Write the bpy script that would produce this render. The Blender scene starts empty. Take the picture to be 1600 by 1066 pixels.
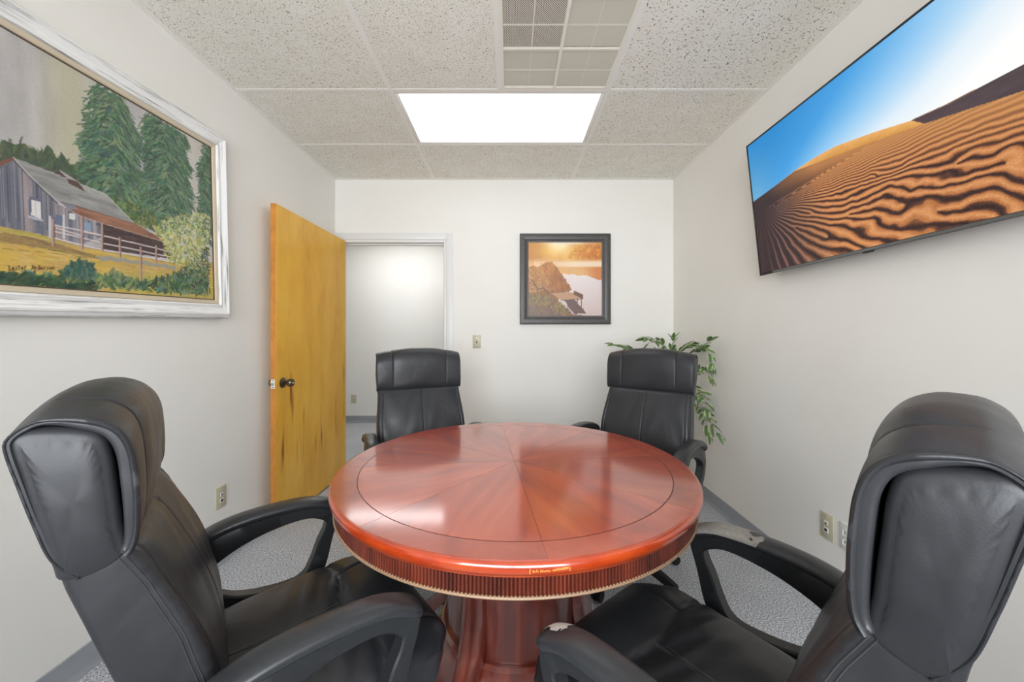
import bpy, bmesh, math, random
import numpy as np
from mathutils import Vector, Matrix

random.seed(7)
RNG = np.random.default_rng(7)
PI = math.pi
scene = bpy.context.scene
COL = scene.collection

# ------------------------------------------------------------------ camera
EYE = 1.235
cam_d = bpy.data.cameras.new('camera')
cam_d.sensor_width = 36.0
cam_d.lens = 36.0 * 589.0 / 1600.0
cam_d.shift_x = 3.0 / 1600.0
cam_d.shift_y = -12.0 / 1600.0
cam_d.clip_start = 0.02
cam = bpy.data.objects.new('camera', cam_d)
cam.location = (0, 0, EYE)
cam.rotation_euler = (PI / 2, 0, 0)
COL.objects.link(cam)
scene.camera = cam

# ------------------------------------------------------------------ world, exposure
world = bpy.data.worlds.new('world')
scene.world = world
world.use_nodes = True
bgn = world.node_tree.nodes.get('Background') or world.node_tree.nodes.new('ShaderNodeBackground')
bgn.inputs[0].default_value = (0.95, 0.985, 1.03, 1)   # bright overcast daylight, reaches the room through the unseen window added behind the camera
bgn.inputs[1].default_value = 12.0
# portal in the added window opening: guides the sampling of the daylight, emits nothing itself
pl = bpy.data.lights.new('added_window_portal', 'AREA')
pl.shape = 'RECTANGLE'; pl.size = 2.3; pl.size_y = 1.5; pl.energy = 1.0
pl.cycles.is_portal = True
plo = bpy.data.objects.new('added_window_portal', pl)
plo.location = (-0.05, -1.23, 1.55); plo.rotation_euler = (PI / 2, 0, 0)     # faces into the room (+y)
COL.objects.link(plo)
scene.cycles.max_bounces = 7
scene.cycles.diffuse_bounces = 5
scene.cycles.glossy_bounces = 3
scene.cycles.transmission_bounces = 2
scene.view_settings.view_transform = 'Standard'
scene.view_settings.look = 'None'
scene.view_settings.exposure = 0.0
scene.view_settings.gamma = 1.0
scene.view_settings.use_curve_mapping = False
TROFFER = 1.8        # radiance of the ceiling light diffusers
HALL = 7.5

# ------------------------------------------------------------------ room measures (metres, camera at x=0, y=0)
XL, XR, YB, YF, ZC = -1.548, 1.446, 3.3375, -1.20, 2.595
YH = 5.196            # far wall of the hall beyond the doorway
TX = (-0.67, 0.55)    # long tees
TY = (-0.94, -0.33, 0.28, 0.89, 1.50, 2.11, 2.72)

# ------------------------------------------------------------------ materials
def lin(c):
    return tuple((v / 255 / 12.92 if v / 255 <= 0.04045 else ((v / 255 + 0.055) / 1.055) ** 2.4) for v in c[:3])

def lin_np(a):
    a = np.clip(a / 255.0, 0, 1)
    return np.where(a <= 0.04045, a / 12.92, ((a + 0.055) / 1.055) ** 2.4)

class NT:
    def __init__(self, name):
        self.m = bpy.data.materials.new(name)
        self.m.use_nodes = True
        self.t = self.m.node_tree
        self.b = self.t.nodes.get('Principled BSDF')
        self._co = None
    def n(self, typ, **kw):
        nd = self.t.nodes.new(typ)
        for k, v in kw.items():
            setattr(nd, k, v)
        return nd
    def l(self, a, b):
        self.t.links.new(a, b)
    def co(self, scale=(1, 1, 1), rand=False, kind='Object'):
        tc = self.n('ShaderNodeTexCoord')
        mp = self.n('ShaderNodeMapping')
        mp.inputs['Scale'].default_value = scale
        self.l(tc.outputs[kind], mp.inputs['Vector'])
        if rand:
            oi = self.n('ShaderNodeObjectInfo')
            ml = self.n('ShaderNodeMath', operation='MULTIPLY')
            ml.inputs[1].default_value = 37.0
            self.l(oi.outputs['Random'], ml.inputs[0])
            self.l(ml.outputs[0], mp.inputs['Location'])
        return mp.outputs[0]
    def noise(self, vec, scale, detail=3, rough=0.5, dist=0.0):
        nd = self.n('ShaderNodeTexNoise')
        nd.inputs['Scale'].default_value = scale
        nd.inputs['Detail'].default_value = detail
        nd.inputs['Roughness'].default_value = rough
        nd.inputs['Distortion'].default_value = dist
        self.l(vec, nd.inputs['Vector'])
        return nd.outputs['Fac']
    def ramp(self, fac, stops):
        r = self.n('ShaderNodeValToRGB')
        e = r.color_ramp.elements
        while len(e) < len(stops):
            e.new(0.5)
        for i, (p, c) in enumerate(stops):
            e[i].position = p
            e[i].color = tuple(c) + (1,)
        self.l(fac, r.inputs[0])
        return r.outputs[0]
    def mix(self, fac, a, b, mode='MIX'):
        m = self.n('ShaderNodeMix', data_type='RGBA', blend_type=mode)
        if isinstance(fac, (int, float)): m.inputs[0].default_value = fac
        else: self.l(fac, m.inputs[0])
        for i, v in ((6, a), (7, b)):
            if isinstance(v, tuple): m.inputs[i].default_value = v + (1,)
            else: self.l(v, m.inputs[i])
        return m.outputs[2]
    def bump(self, h, strength, dist=0.002, prev=None):
        b = self.n('ShaderNodeBump')
        b.inputs['Strength'].default_value = strength
        b.inputs['Distance'].default_value = dist
        self.l(h, b.inputs['Height'])
        if prev is not None: self.l(prev, b.inputs['Normal'])
        return b.outputs[0]
    def base(self, v):
        if isinstance(v, tuple): self.b.inputs['Base Color'].default_value = v + (1,)
        else: self.l(v, self.b.inputs['Base Color'])
    def set(self, **kw):
        for k, v in kw.items():
            self.b.inputs[k.replace('_', ' ')].default_value = v
    def normal(self, v):
        self.l(v, self.b.inputs['Normal'])

def plain(name, rgb, rough=0.5, metal=0.0, spec=0.5, grain=0.0, gs=60):
    t = NT(name)
    c = lin(rgb)
    if grain:
        f = t.noise(t.co(), gs, 4)
        t.base(t.ramp(f, [(0.3, tuple(v * (1 - grain) for v in c)), (0.7, tuple(min(1, v * (1 + grain)) for v in c))]))
    else:
        t.base(c)
    t.set(Roughness=rough, Metallic=metal)
    t.b.inputs['Specular IOR Level'].default_value = spec
    return t.m

M = {}
def mk_wall():
    t = NT('painted_wall')
    c = t.co()
    f = t.noise(c, 2.2, 3)
    t.base(t.ramp(f, [(0.35, lin((236, 234, 228))), (0.7, lin((239, 237, 232)))]))
    t.set(Roughness=0.6)
    t.b.inputs['Specular IOR Level'].default_value = 0.3
    t.normal(t.bump(t.noise(c, 240, 2), 0.12, 0.001))
    return t.m
M['wall'] = mk_wall()
M['trim'] = plain('painted_trim', (226, 226, 224), 0.4)
def mk_glass():
    t = NT('clear_glass')
    fr = t.n('ShaderNodeFresnel'); fr.inputs['IOR'].default_value = 1.45
    tr = t.n('ShaderNodeBsdfTransparent'); gl = t.n('ShaderNodeBsdfGlossy'); gl.inputs['Roughness'].default_value = 0.02
    mx = t.n('ShaderNodeMixShader')
    t.l(fr.outputs[0], mx.inputs[0]); t.l(tr.outputs[0], mx.inputs[1]); t.l(gl.outputs[0], mx.inputs[2])
    t.l(mx.outputs[0], t.t.nodes['Material Output'].inputs['Surface'])
    return t.m
M['glass'] = mk_glass()
M['deck'] = plain('plenum_deck', (70, 68, 66), 0.9)
M['tee'] = plain('white_ceiling_tee', (238, 236, 231), 0.45)
M['base_rubber'] = plain('grey_rubber_base', (156, 160, 165), 0.45, grain=0.05, gs=12)

def mk_tile(name, elong):
    t = NT(name)
    c = t.co(rand=True)
    body = t.ramp(t.noise(c, 9, 4), [(0.3, lin((238, 235, 226))), (0.7, lin((244, 242, 235)))])
    fine = t.ramp(t.noise(c, 260, 2, 0.7), [(0.32, lin((182, 177, 166))), (0.47, (1, 1, 1))])
    body = t.mix(0.75, body, fine, 'MULTIPLY')
    # fissures: short pieces of the contour lines of a noise, kept only where a second noise is high
    n1 = t.noise(c, 48 if elong else 75, 1, 0.4)
    sb = t.n('ShaderNodeMath', operation='SUBTRACT'); sb.inputs[1].default_value = 0.5; t.l(n1, sb.inputs[0])
    ab = t.n('ShaderNodeMath', operation='ABSOLUTE'); t.l(sb.outputs[0], ab.inputs[0])
    line = t.ramp(ab.outputs[0], [(0.016 if elong else 0.018, (1, 1, 1)), (0.040, (0, 0, 0))])
    gate = t.ramp(t.noise(c, 85 if elong else 120, 1, 0.4), [(0.52 if elong else 0.54, (0, 0, 0)), (0.57 if elong else 0.60, (1, 1, 1))])
    fis = t.mix(1.0, line, gate, 'MULTIPLY')
    t.base(t.mix(fis, body, lin((126, 121, 112) if elong else (142, 136, 126))))
    t.set(Roughness=0.9)
    t.b.inputs['Specular IOR Level'].default_value = 0.1
    t.normal(t.bump(t.noise(c, 200, 2), 0.3, 0.001))
    return t.m
M['tile'] = mk_tile('speckled_ceiling_tile', False)
M['tile_fissure'] = mk_tile('fissured_ceiling_tile', True)

def mk_carpet():
    t = NT('grey_loop_carpet')
    c = t.co()
    a = t.noise(c, 165, 3, 0.7)
    col = t.ramp(a, [(0.36, lin((108, 110, 115))), (0.5, lin((182, 184, 188))), (0.63, lin((238, 239, 242)))])
    b = t.ramp(t.noise(c, 3.0, 3), [(0.3, (0.88, 0.88, 0.88)), (0.7, (1, 1, 1))])
    t.base(t.mix(1.0, col, b, 'MULTIPLY'))
    t.set(Roughness=0.95)
    t.b.inputs['Specular IOR Level'].default_value = 0.05
    t.normal(t.bump(a, 0.6, 0.004))
    return t.m
M['carpet'] = mk_carpet()

def mk_door():
    t = NT('orange_maple_veneer')
    c = t.co((1, 2.6, 0.9))
    cloud = t.noise(c, 2.6, 4, 0.55, 0.4)
    col = t.ramp(cloud, [(0.25, lin((226, 164, 48))), (0.5, lin((240, 184, 62))), (0.75, lin((248, 198, 86)))])
    g = t.noise(t.co((30, 60, 1.6)), 3, 3)
    gr = t.ramp(g, [(0.3, (0.94, 0.92, 0.88)), (0.65, (1, 1, 1))])
    col = t.mix(1.0, col, gr, 'MULTIPLY')
    # dark vertical mineral streaks in the lower half of the veneer
    s = t.noise(t.co((1, 21, 1.7)), 1.0, 1, 0.4)
    st = t.ramp(s, [(0.63, (0, 0, 0)), (0.74, (1, 1, 1))])
    tc = t.n('ShaderNodeTexCoord'); sx = t.n('ShaderNodeSeparateXYZ'); t.l(tc.outputs['Object'], sx.inputs[0])
    hz = t.ramp(sx.outputs[2], [(0.30, (0, 0, 0)), (0.45, (1, 1, 1)), (0.88, (1, 1, 1)), (0.98, (0, 0, 0))])
    fac = t.mix(1.0, st, hz, 'MULTIPLY')
    t.base(t.mix(fac, col, lin((158, 84, 14))))
    t.set(Roughness=0.34)
    return t.m
M['door'] = mk_door()
M['door_edge'] = plain('door_edge_wood', (198, 130, 54), 0.4, grain=0.15, gs=20)
M['bronze'] = plain('aged_bronze', (110, 100, 84), 0.28, 0.9)
M['steel'] = plain('brushed_steel', (200, 196, 186), 0.35, 0.8)
M['almond'] = plain('almond_plastic', (196, 190, 164), 0.35)
M['almond_dark'] = plain('almond_jack', (214, 208, 190), 0.4)
M['white_plastic'] = plain('white_plastic', (226, 226, 220), 0.35)
M['hole'] = plain('dark_opening', (28, 30, 38), 0.6)

def mk_leather():
    t = NT('black_leather')
    c = t.co()
    big = t.noise(c, 7, 3)
    t.base(t.ramp(big, [(0.3, lin((43, 44, 47))), (0.7, lin((51, 52, 55)))]))
    t.b.inputs['Roughness'].default_value = 0.36
    r = t.ramp(t.noise(c, 14, 3), [(0.3, (0.32,) * 3), (0.7, (0.42,) * 3)])
    t.l(r, t.b.inputs['Roughness'])
    t.b.inputs['Specular IOR Level'].default_value = 0.45
    v = t.n('ShaderNodeTexVoronoi'); v.inputs['Scale'].default_value = 420
    t.l(c, v.inputs['Vector'])
    n1 = t.bump(v.outputs['Distance'], 0.10, 0.0006)
    n2 = t.bump(t.noise(t.co((1, 1, 0.6)), 14, 2, 0.45, 0.6), 0.38, 0.005, n1)
    t.normal(n2)
    return t.m
M['leather'] = mk_leather()
M['stitch'] = plain('grey_thread', (64, 65, 66), 0.5)
M['arm_plastic'] = plain('black_arm_plastic', (38, 40, 42), 0.42, grain=0.08, gs=150)
M['arm_pad'] = plain('black_soft_pad', (47, 49, 52), 0.33, grain=0.08, gs=120)
M['nylon'] = plain('black_nylon', (24, 24, 25), 0.5)
M['worn'] = plain('worn_grey_vinyl', (150, 147, 140), 0.55, grain=0.12, gs=90)
M['peel'] = plain('peeling_white_backing', (206, 204, 198), 0.8, grain=0.15, gs=160)
M['chrome'] = plain('chrome', (190, 190, 190), 0.15, 1.0)
M['cap'] = plain('pale_bolt_cap', (188, 190, 180), 0.4)

def mk_mahogany(name, cols, grain_scale=(2.0, 26, 26), rough=0.2, rand=True):
    t = NT(name)
    c = t.co(grain_scale, rand)
    f = t.noise(c, 1.6, 3, 0.5, 0.3)
    col = t.ramp(f, [(0.28, lin(cols[0])), (0.5, lin(cols[1])), (0.74, lin(cols[2]))])
    g = t.noise(t.co(tuple(v * 3 for v in grain_scale), rand), 3.0, 3)
    col = t.mix(1.0, col, t.ramp(g, [(0.3, (0.93, 0.91, 0.90)), (0.6, (1, 1, 1))]), 'MULTIPLY')
    oi = t.n('ShaderNodeObjectInfo')
    tone = t.ramp(oi.outputs['Random'], [(0.0, (0.86, 0.84, 0.82)), (1.0, (1.1, 1.06, 1.04))])
    t.base(t.mix(1.0, col, tone, 'MULTIPLY'))
    t.set(Roughness=rough + 0.18)
    t.b.inputs['Coat Weight'].default_value = 1.0
    t.b.inputs['Coat Roughness'].default_value = rough * 0.8
    t.b.inputs['Coat IOR'].default_value = 1.75
    return t.m
M['veneer'] = mk_mahogany('mahogany_veneer', ((148, 44, 13), (178, 62, 19), (196, 82, 28)), (1.2, 9, 9), rough=0.14)
M['veneer_rim'] = mk_mahogany('mahogany_border', ((152, 46, 14), (178, 62, 20), (190, 78, 28)), (7, 7, 30), rough=0.14)
M['mahogany'] = mk_mahogany('dark_mahogany', ((72, 24, 14), (98, 36, 20), (124, 50, 30)), (14, 14, 2.0), rough=0.2)
M['apron'] = mk_mahogany('reeded_mahogany', ((64, 22, 12), (92, 34, 18), (122, 50, 28)), (14, 14, 2.0), rough=0.24)
M['groove'] = plain('dark_joint', (104, 42, 20), 0.3)
M['bead'] = plain('pale_gilt_bead', (156, 126, 98), 0.4)
M['scratch'] = plain('bare_wood_scratch', (214, 140, 72), 0.6)

def mk_diffuser():
    t = NT('lit_acrylic_diffuser')
    # three lamp tubes behind the lens make faint brighter bands
    tc = t.n('ShaderNodeTexCoord'); sx = t.n('ShaderNodeSeparateXYZ'); t.l(tc.outputs['Object'], sx.inputs[0])
    m1 = t.n('ShaderNodeMath', operation='MULTIPLY'); m1.inputs[1].default_value = 2 * PI / 0.2
    t.l(sx.outputs[1], m1.inputs[0])
    cs = t.n('ShaderNodeMath', operation='COSINE'); t.l(m1.outputs[0], cs.inputs[0])
    mr = t.n('ShaderNodeMapRange')
    mr.inputs[1].default_value = -1; mr.inputs[2].default_value = 1
    mr.inputs[3].default_value = 0.85 * TROFFER; mr.inputs[4].default_value = 1.15 * TROFFER
    t.l(cs.outputs[0], mr.inputs[0])
    t.base((0.9, 0.9, 0.9))
    t.b.inputs['Emission Color'].default_value = (0.955, 0.985, 1.03, 1)
    t.l(mr.outputs[0], t.b.inputs['Emission Strength'])
    return t.m
M['diffuser'] = mk_diffuser()
t_ = NT('hall_lamp_lens'); t_.base((.9, .9, .9)); t_.b.inputs['Emission Color'].default_value = (0.985, 0.99, 1.0, 1)
t_.b.inputs['Emission Strength'].default_value = HALL; M['hall_lens'] = t_.m
M['vent'] = plain('vent_white_enamel', (236, 233, 221), 0.5)
M['vent_dark'] = plain('vent_duct', (58, 56, 50), 0.8)
M['vent_mid'] = plain('vent_deflector', (214, 211, 198), 0.7)
M['tv_black'] = plain('glossy_black_bezel', (36, 37, 39), 0.25)
M['tv_strip'] = plain('grey_tv_strip', (120, 124, 126), 0.3, 0.6)

def mk_distress(horizontal):
    t = NT('distressed_white_frame')
    f = t.noise(t.co((1.3, 14, 26) if horizontal else (26, 14, 1.3)), 3.2, 5, 0.62)
    t.base(t.ramp(f, [(0.30, lin((134, 134, 134))), (0.40, lin((206, 206, 204))), (0.50, lin((240, 240, 238)))]))
    t.set(Roughness=0.5)
    t.normal(t.bump(f, 0.3, 0.002))
    return t.m
M['frame_white'] = mk_distress(True)
M['frame_white_v'] = mk_distress(False)
M['liner'] = plain('linen_liner', (206, 192, 168), 0.8, grain=0.06, gs=300)
M['liner_dark'] = plain('liner_gap', (88, 74, 58), 0.7)
M['frame_dark'] = plain('charcoal_frame', (74, 72, 70), 0.38, grain=0.2, gs=80)
M['pot'] = plain('woven_pot', (120, 88, 58), 0.7, grain=0.3, gs=70)
M['soil'] = plain('moss', (70, 62, 40), 0.95, grain=0.3, gs=90)
M['stand_wood'] = plain('dark_stand_wood', (70, 48, 34), 0.45, grain=0.2, gs=18)
M['stem'] = plain('grey_green_stem', (150, 150, 128), 0.6)

def mk_leaf():
    t = NT('variegated_leaf')
    tc = t.n('ShaderNodeTexCoord'); sx = t.n('ShaderNodeSeparateXYZ'); t.l(tc.outputs['Object'], sx.inputs[0])
    ab = t.n('ShaderNodeMath', operation='ABSOLUTE'); t.l(sx.outputs[0], ab.inputs[0])
    nz = t.noise(t.co((1, 1, 1), True), 60, 2)
    ad = t.n('ShaderNodeMath', operation='MULTIPLY_ADD'); ad.inputs[1].default_value = 0.012
    t.l(nz, ad.inputs[0]); t.l(ab.outputs[0], ad.inputs[2])
    col = t.ramp(ad.outputs[0], [(0.0105, lin((92, 120, 72))), (0.0175, lin((132, 156, 104))), (0.0225, lin((216, 222, 190)))])
    oi = t.n('ShaderNodeObjectInfo')
    t.base(t.mix(1.0, col, t.ramp(oi.outputs['Random'], [(0, (0.75, 0.8, 0.8)), (1, (1.15, 1.15, 0.95))]), 'MULTIPLY'))
    t.set(Roughness=0.45)
    return t.m
M['leaf'] = mk_leaf()

def mk_picture(name, emit=False, rough=0.5):
    t = NT(name)
    a = t.n('ShaderNodeVertexColor'); a.layer_name = 'print'
    if emit:
        t.base((0.01, 0.01, 0.01))
        t.l(a.outputs[0], t.b.inputs['Emission Color'])
        t.b.inputs['Emission Strength'].default_value = 1.0
    else:
        t.l(a.outputs[0], t.b.inputs['Base Color'])
    t.set(Roughness=rough)
    return t.m
M['painting'] = mk_picture('painted_canvas', rough=0.55)
M['lake'] = mk_picture('printed_photo', rough=0.4)
M['screen'] = mk_picture('lit_tv_screen', True, 0.25)
M['screen'].cycles.emission_sampling = 'NONE'      # dim, dense mesh: found by bounced rays, not sampled as a lamp
for _n in M['screen'].node_tree.nodes:
    if _n.type == 'BSDF_PRINCIPLED': _n.inputs['Specular IOR Level'].default_value = 0.06

# ------------------------------------------------------------------ mesh helpers
def shade(me, ang=40):
    me.polygons.foreach_set('use_smooth', [True] * len(me.polygons))
    try:
        me.set_sharp_from_angle(angle=math.radians(ang))
    except Exception:
        pass

def mesh(name, verts, faces, mat, parent=None, smooth=40, loc=None, rot=None):
    me = bpy.data.meshes.new(name)
    me.from_pydata([tuple(map(float, v)) for v in verts], [], [tuple(int(i) for i in f) for f in faces])
    bm = bmesh.new(); bm.from_mesh(me)
    bmesh.ops.recalc_face_normals(bm, faces=bm.faces)
    bm.to_mesh(me); bm.free()
    if smooth: shade(me, smooth)
    if mat is not None: me.materials.append(mat)
    return link(name, me, parent, loc, rot)

def link(name, me, parent=None, loc=None, rot=None):
    o = bpy.data.objects.new(name, me)
    COL.objects.link(o)
    if parent is not None: o.parent = parent
    if loc is not None: o.location = loc
    if rot is not None: o.rotation_euler = rot
    return o

def bm_obj(name, bm, mat, parent=None, smooth=40, loc=None, rot=None):
    bmesh.ops.recalc_face_normals(bm, faces=bm.faces)
    me = bpy.data.meshes.new(name)
    bm.to_mesh(me); bm.free()
    if smooth: shade(me, smooth)
    if mat is not None: me.materials.append(mat)
    return link(name, me, parent, loc, rot)

def bm_box(bm, x0, x1, y0, y1, z0, z1, bev=0.0, seg=2):
    r = bmesh.ops.create_cube(bm, size=1)
    for v in r['verts']:
        v.co = Vector(((x0 + x1) / 2 + v.co.x * (x1 - x0), (y0 + y1) / 2 + v.co.y * (y1 - y0), (z0 + z1) / 2 + v.co.z * (z1 - z0)))
    if bev > 0:
        es = list({e for v in r['verts'] for e in v.link_edges})
        bmesh.ops.bevel(bm, geom=es, offset=bev, segments=seg, profile=0.5, affect='EDGES')

def box(name, x0, x1, y0, y1, z0, z1, mat, parent=None, bev=0.0, seg=2, loc=None, rot=None):
    bm = bmesh.new()
    bm_box(bm, x0, x1, y0, y1, z0, z1, bev, seg)
    return bm_obj(name, bm, mat, parent, 40 if bev else 0, loc, rot)

def catmull(pts, n, closed=False):
    p = np.array(pts, float)
    k = len(p)
    if closed:
        P = np.vstack([p[-1], p, p[0], p[1]])
        segs = k
    else:
        P = np.vstack([2 * p[0] - p[1], p, 2 * p[-1] - p[-2]])
        segs = k - 1
    dense = []
    for i in range(segs):
        a, b, c, d = P[i], P[i + 1], P[i + 2], P[i + 3]
        for t in np.linspace(0, 1, 24, endpoint=False):
            dense.append(0.5 * ((2 * b) + (-a + c) * t + (2 * a - 5 * b + 4 * c - d) * t * t + (-a + 3 * b - 3 * c + d) * t ** 3))
    dense.append(P[segs + 1] if not closed else p[0])
    dense = np.array(dense)
    L = np.concatenate([[0], np.cumsum(np.linalg.norm(np.diff(dense, axis=0), axis=1))])
    s = np.linspace(0, L[-1], n, endpoint=not closed)
    return np.stack([np.interp(s, L, dense[:, j]) for j in range(p.shape[1])], 1)

def lathe(name, prof, mat, parent=None, n=64, loc=None, smooth=40):
    vs, fs = [], []
    k = len(prof)
    for i in range(n):
        a = 2 * PI * i / n
        for r, z in prof:
            vs.append((r * math.cos(a), r * math.sin(a), z))
    for i in range(n):
        for j in range(k - 1):
            fs.append((i * k + j, ((i + 1) % n) * k + j, ((i + 1) % n) * k + j + 1, i * k + j + 1))
    if prof[0][0] > 1e-5: fs.append([i * k for i in range(n)])
    if prof[-1][0] > 1e-5: fs.append([i * k + k - 1 for i in range(n)][::-1])
    return mesh(name, vs, fs, mat, parent, smooth, loc)

def tube_geo(path, rad, k=8, closed=False, flat=None):
    P = np.array(path, float)
    n = len(P)
    R = np.full(n, rad) if np.isscalar(rad) else np.array(rad)
    T = np.gradient(P, axis=0)
    if closed: T = np.roll(P, -1, 0) - np.roll(P, 1, 0)
    T /= np.linalg.norm(T, axis=1)[:, None] + 1e-12
    up = np.array([0, 0, 1.0]) if abs(T[0][2]) < 0.9 else np.array([1.0, 0, 0])
    a = np.cross(T[0], up); a /= np.linalg.norm(a)
    vs, fs = [], []
    for i in range(n):
        a = a - T[i] * (a @ T[i]); a /= np.linalg.norm(a)
        b = np.cross(T[i], a)
        for j in range(k):
            w = 2 * PI * j / k
            vs.append(P[i] + R[i] * (math.cos(w) * a + math.sin(w) * b))
    m = n if closed else n - 1
    for i in range(m):
        for j in range(k):
            i2 = (i + 1) % n
            fs.append((i * k + j, i * k + (j + 1) % k, i2 * k + (j + 1) % k, i2 * k + j))
    if not closed:
        fs.append(list(range(k))[::-1]); fs.append([(n - 1) * k + j for j in range(k)])
    return vs, fs

def tube(name, path, rad, mat, parent=None, k=8, closed=False):
    v, f = tube_geo(path, rad, k, closed)
    return mesh(name, v, f, mat, parent, 60)

def profile_loft(prof, hw, r, ns, warp=None, strip=False, bulge=0.0, pucker=0.0, seams=()):
    """closed yz profile swept along x with rounded ends; warp(verts, normals2d) -> verts"""
    p = np.array(prof, float)
    k = len(p)
    t = np.roll(p, -1, 0) - np.roll(p, 1, 0)
    nrm = np.stack([t[:, 1], -t[:, 0]], 1)
    nrm /= np.linalg.norm(nrm, axis=1)[:, None] + 1e-12
    area = 0.5 * np.sum(p[:, 0] * np.roll(p[:, 1], -1) - np.roll(p[:, 0], -1) * p[:, 1])
    if area < 0: nrm = -nrm
    st = []
    for a in np.linspace(0, PI / 2, 6)[:-1]:
        st.append((-hw + r - r * math.cos(a), r - r * math.sin(a)))
    xs_ = set(np.linspace(-hw + r, hw - r, ns).round(5).tolist())
    for c_ in seams:                               # extra stations so that a seam stays a narrow crease
        xs_ = {x for x in xs_ if abs(x - c_) > 0.0075}
        xs_ |= {round(c_ + d_, 5) for d_ in (-.0072, -.005, -.0035, -.0022, -.001, 0, .001, .0022, .0035, .005, .0072)}
    for x in sorted(xs_): st.append((x, 0.0))
    for a in np.linspace(PI / 2, 0, 6)[1:]:
        st.append((hw - r + r * math.cos(a), r - r * math.sin(a)))
    V = np.zeros((len(st), k, 3)); N = np.zeros((len(st), k, 3))
    for i, (x, d) in enumerate(st):
        q = p - nrm * d
        V[i, :, 0] = x; V[i, :, 1:] = q; N[i, :, 1:] = nrm
    if warp is not None: V = warp(V, N)
    fs = []
    for i in range(len(st) - 1):
        for j in range(k):
            fs.append((i * k + j, i * k + (j + 1) % k, (i + 1) * k + (j + 1) % k, (i + 1) * k + j))
    vs = list(V.reshape(-1, 3))
    for i, rev in ((0, True), (len(st) - 1, False)):
        if strip:                                  # C-shaped profile: close the end between its two sides
            for j in range(k // 2 - 1):
                fs.append((i * k + j, i * k + j + 1, i * k + k - 2 - j, i * k + k - 1 - j))
            continue
        sgn = -1.0 if rev else 1.0
        cen0 = V[i].mean(0)
        prev = i * k
        for fr in (0.955, 0.91, 0.87, 0.80, 0.65, 0.45, 0.22):
            ring = cen0 + (V[i] - cen0) * fr
            ring[:, 0] += sgn * (bulge * (1 - fr ** 4) + pucker * math.exp(-((fr - 0.90) / 0.035) ** 2) * np.sin(np.arange(k) * 1.9 + 2.0 * np.sin(np.arange(k) * 0.37)))
            nb = len(vs); vs.extend(list(ring))
            for j in range(k):
                fs.append((prev + j, prev + (j + 1) % k, nb + (j + 1) % k, nb + j))
            prev = nb
        c = len(vs); vs.append(cen0 + np.array([sgn * bulge, 0, 0]))
        for j in range(k):
            f = (c, prev + j, prev + (j + 1) % k)
            fs.append(f[::-1] if rev else f)
    return vs, fs

def tag(o, label, cat, group=None):
    o['label'] = label; o['category'] = cat
    if group: o['group'] = group
    return o

def struct(o):
    o['kind'] = 'structure'
    return o

def empty(name, loc=(0, 0, 0), rz=0.0):
    o = bpy.data.objects.new(name, None)
    o.empty_display_size = 0.1
    COL.objects.link(o)
    o.location = loc; o.rotation_euler = (0, 0, rz)
    return o

def copy_tree(o, parent=None):
    c = o.copy()
    COL.objects.link(c)
    c.parent = parent
    for ch in list(o.children):
        copy_tree(ch, c)
    return c

# ================================================================== STRUCTURE
WT = 0.12
ZD = 2.86
floor = struct(box('floor', -3.4, 2.0, YF - WT, YH + WT, -0.05, 0.0, M['carpet']))
struct(box('wall_left', XL - WT, XL, YF - WT, YB + WT, 0, ZD, M['wall']))
struct(box('wall_right', XR, XR + WT, YF - WT, YB + WT, 0, ZD, M['wall']))
WX0, WX1, WZ0, WZ1 = -1.25, 1.15, 0.75, 2.35      # unseen window, added behind the camera to brighten the ceiling and walls
bm = bmesh.new()
bm_box(bm, XL, WX0, YF - WT, YF, 0, ZD); bm_box(bm, WX1, XR, YF - WT, YF, 0, ZD)
bm_box(bm, WX0, WX1, YF - WT, YF, 0, WZ0); bm_box(bm, WX0, WX1, YF - WT, YF, WZ1, ZD)
struct(bm_obj('wall_front', bm, M['wall'], None, 0))
bm = bmesh.new()
for q in ((WX0, WX1, WZ0, WZ0 + .05), (WX0, WX1, WZ1 - .05, WZ1), (WX0, WX0 + .05, WZ0 + .05, WZ1 - .05), (WX1 - .05, WX1, WZ0 + .05, WZ1 - .05), (-.075, -.025, WZ0 + .05, WZ1 - .05)):
    bm_box(bm, q[0], q[1], YF - .09, YF - .03, q[2], q[3], 0.003)
win = struct(bm_obj('added_window_1', bm, M['trim']))
box('added_window_pane', WX0 + .05, -.075, YF - .062, YF - .058, WZ0 + .05, WZ1 - .05, M['glass'], win)
box('added_window_pane', -.025, WX1 - .05, YF - .062, YF - .058, WZ0 + .05, WZ1 - .05, M['glass'], win)
box('added_window_sill', WX0 - .03, WX1 + .03, YF - .028, YF + .05, WZ0 - .025, WZ0 - .001, M['trim'], win, 0.004)
OX0, OX1, OZ = -1.530, -0.567, 2.057          # door opening
bm = bmesh.new()
bm_box(bm, XL, OX0, YB, YB + WT, 0, ZD)
bm_box(bm, OX1, XR, YB, YB + WT, 0, ZD)
bm_box(bm, OX0, OX1, YB, YB + WT, OZ, ZD)
struct(bm_obj('wall_back', bm, M['wall'], None, 0))
# hall beyond the doorway
struct(box('wall_hall_far', -3.4, 2.0, YH, YH + WT, 0, 2.7, M['wall']))
struct(box('wall_hall_left', -3.4 - WT, -3.4, YB + WT, YH + WT, 0, 2.7, M['wall']))
struct(box('wall_hall_right', 2.0, 2.0 + WT, YB + WT, YH + WT, 0, 2.7, M['wall']))
struct(box('wall_hall_near', -3.4, XL - WT, YB + WT - 0.1, YB + WT, 0, 2.7, M['wall']))
struct(box('wall_hall_near_right', XR + WT, 2.0, YB + WT - 0.1, YB + WT, 0, 2.7, M['wall']))
struct(box('ceiling_hall', -3.4, 2.0, YB + WT, YH, ZC, ZC + 0.05, M['tile']))

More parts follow.
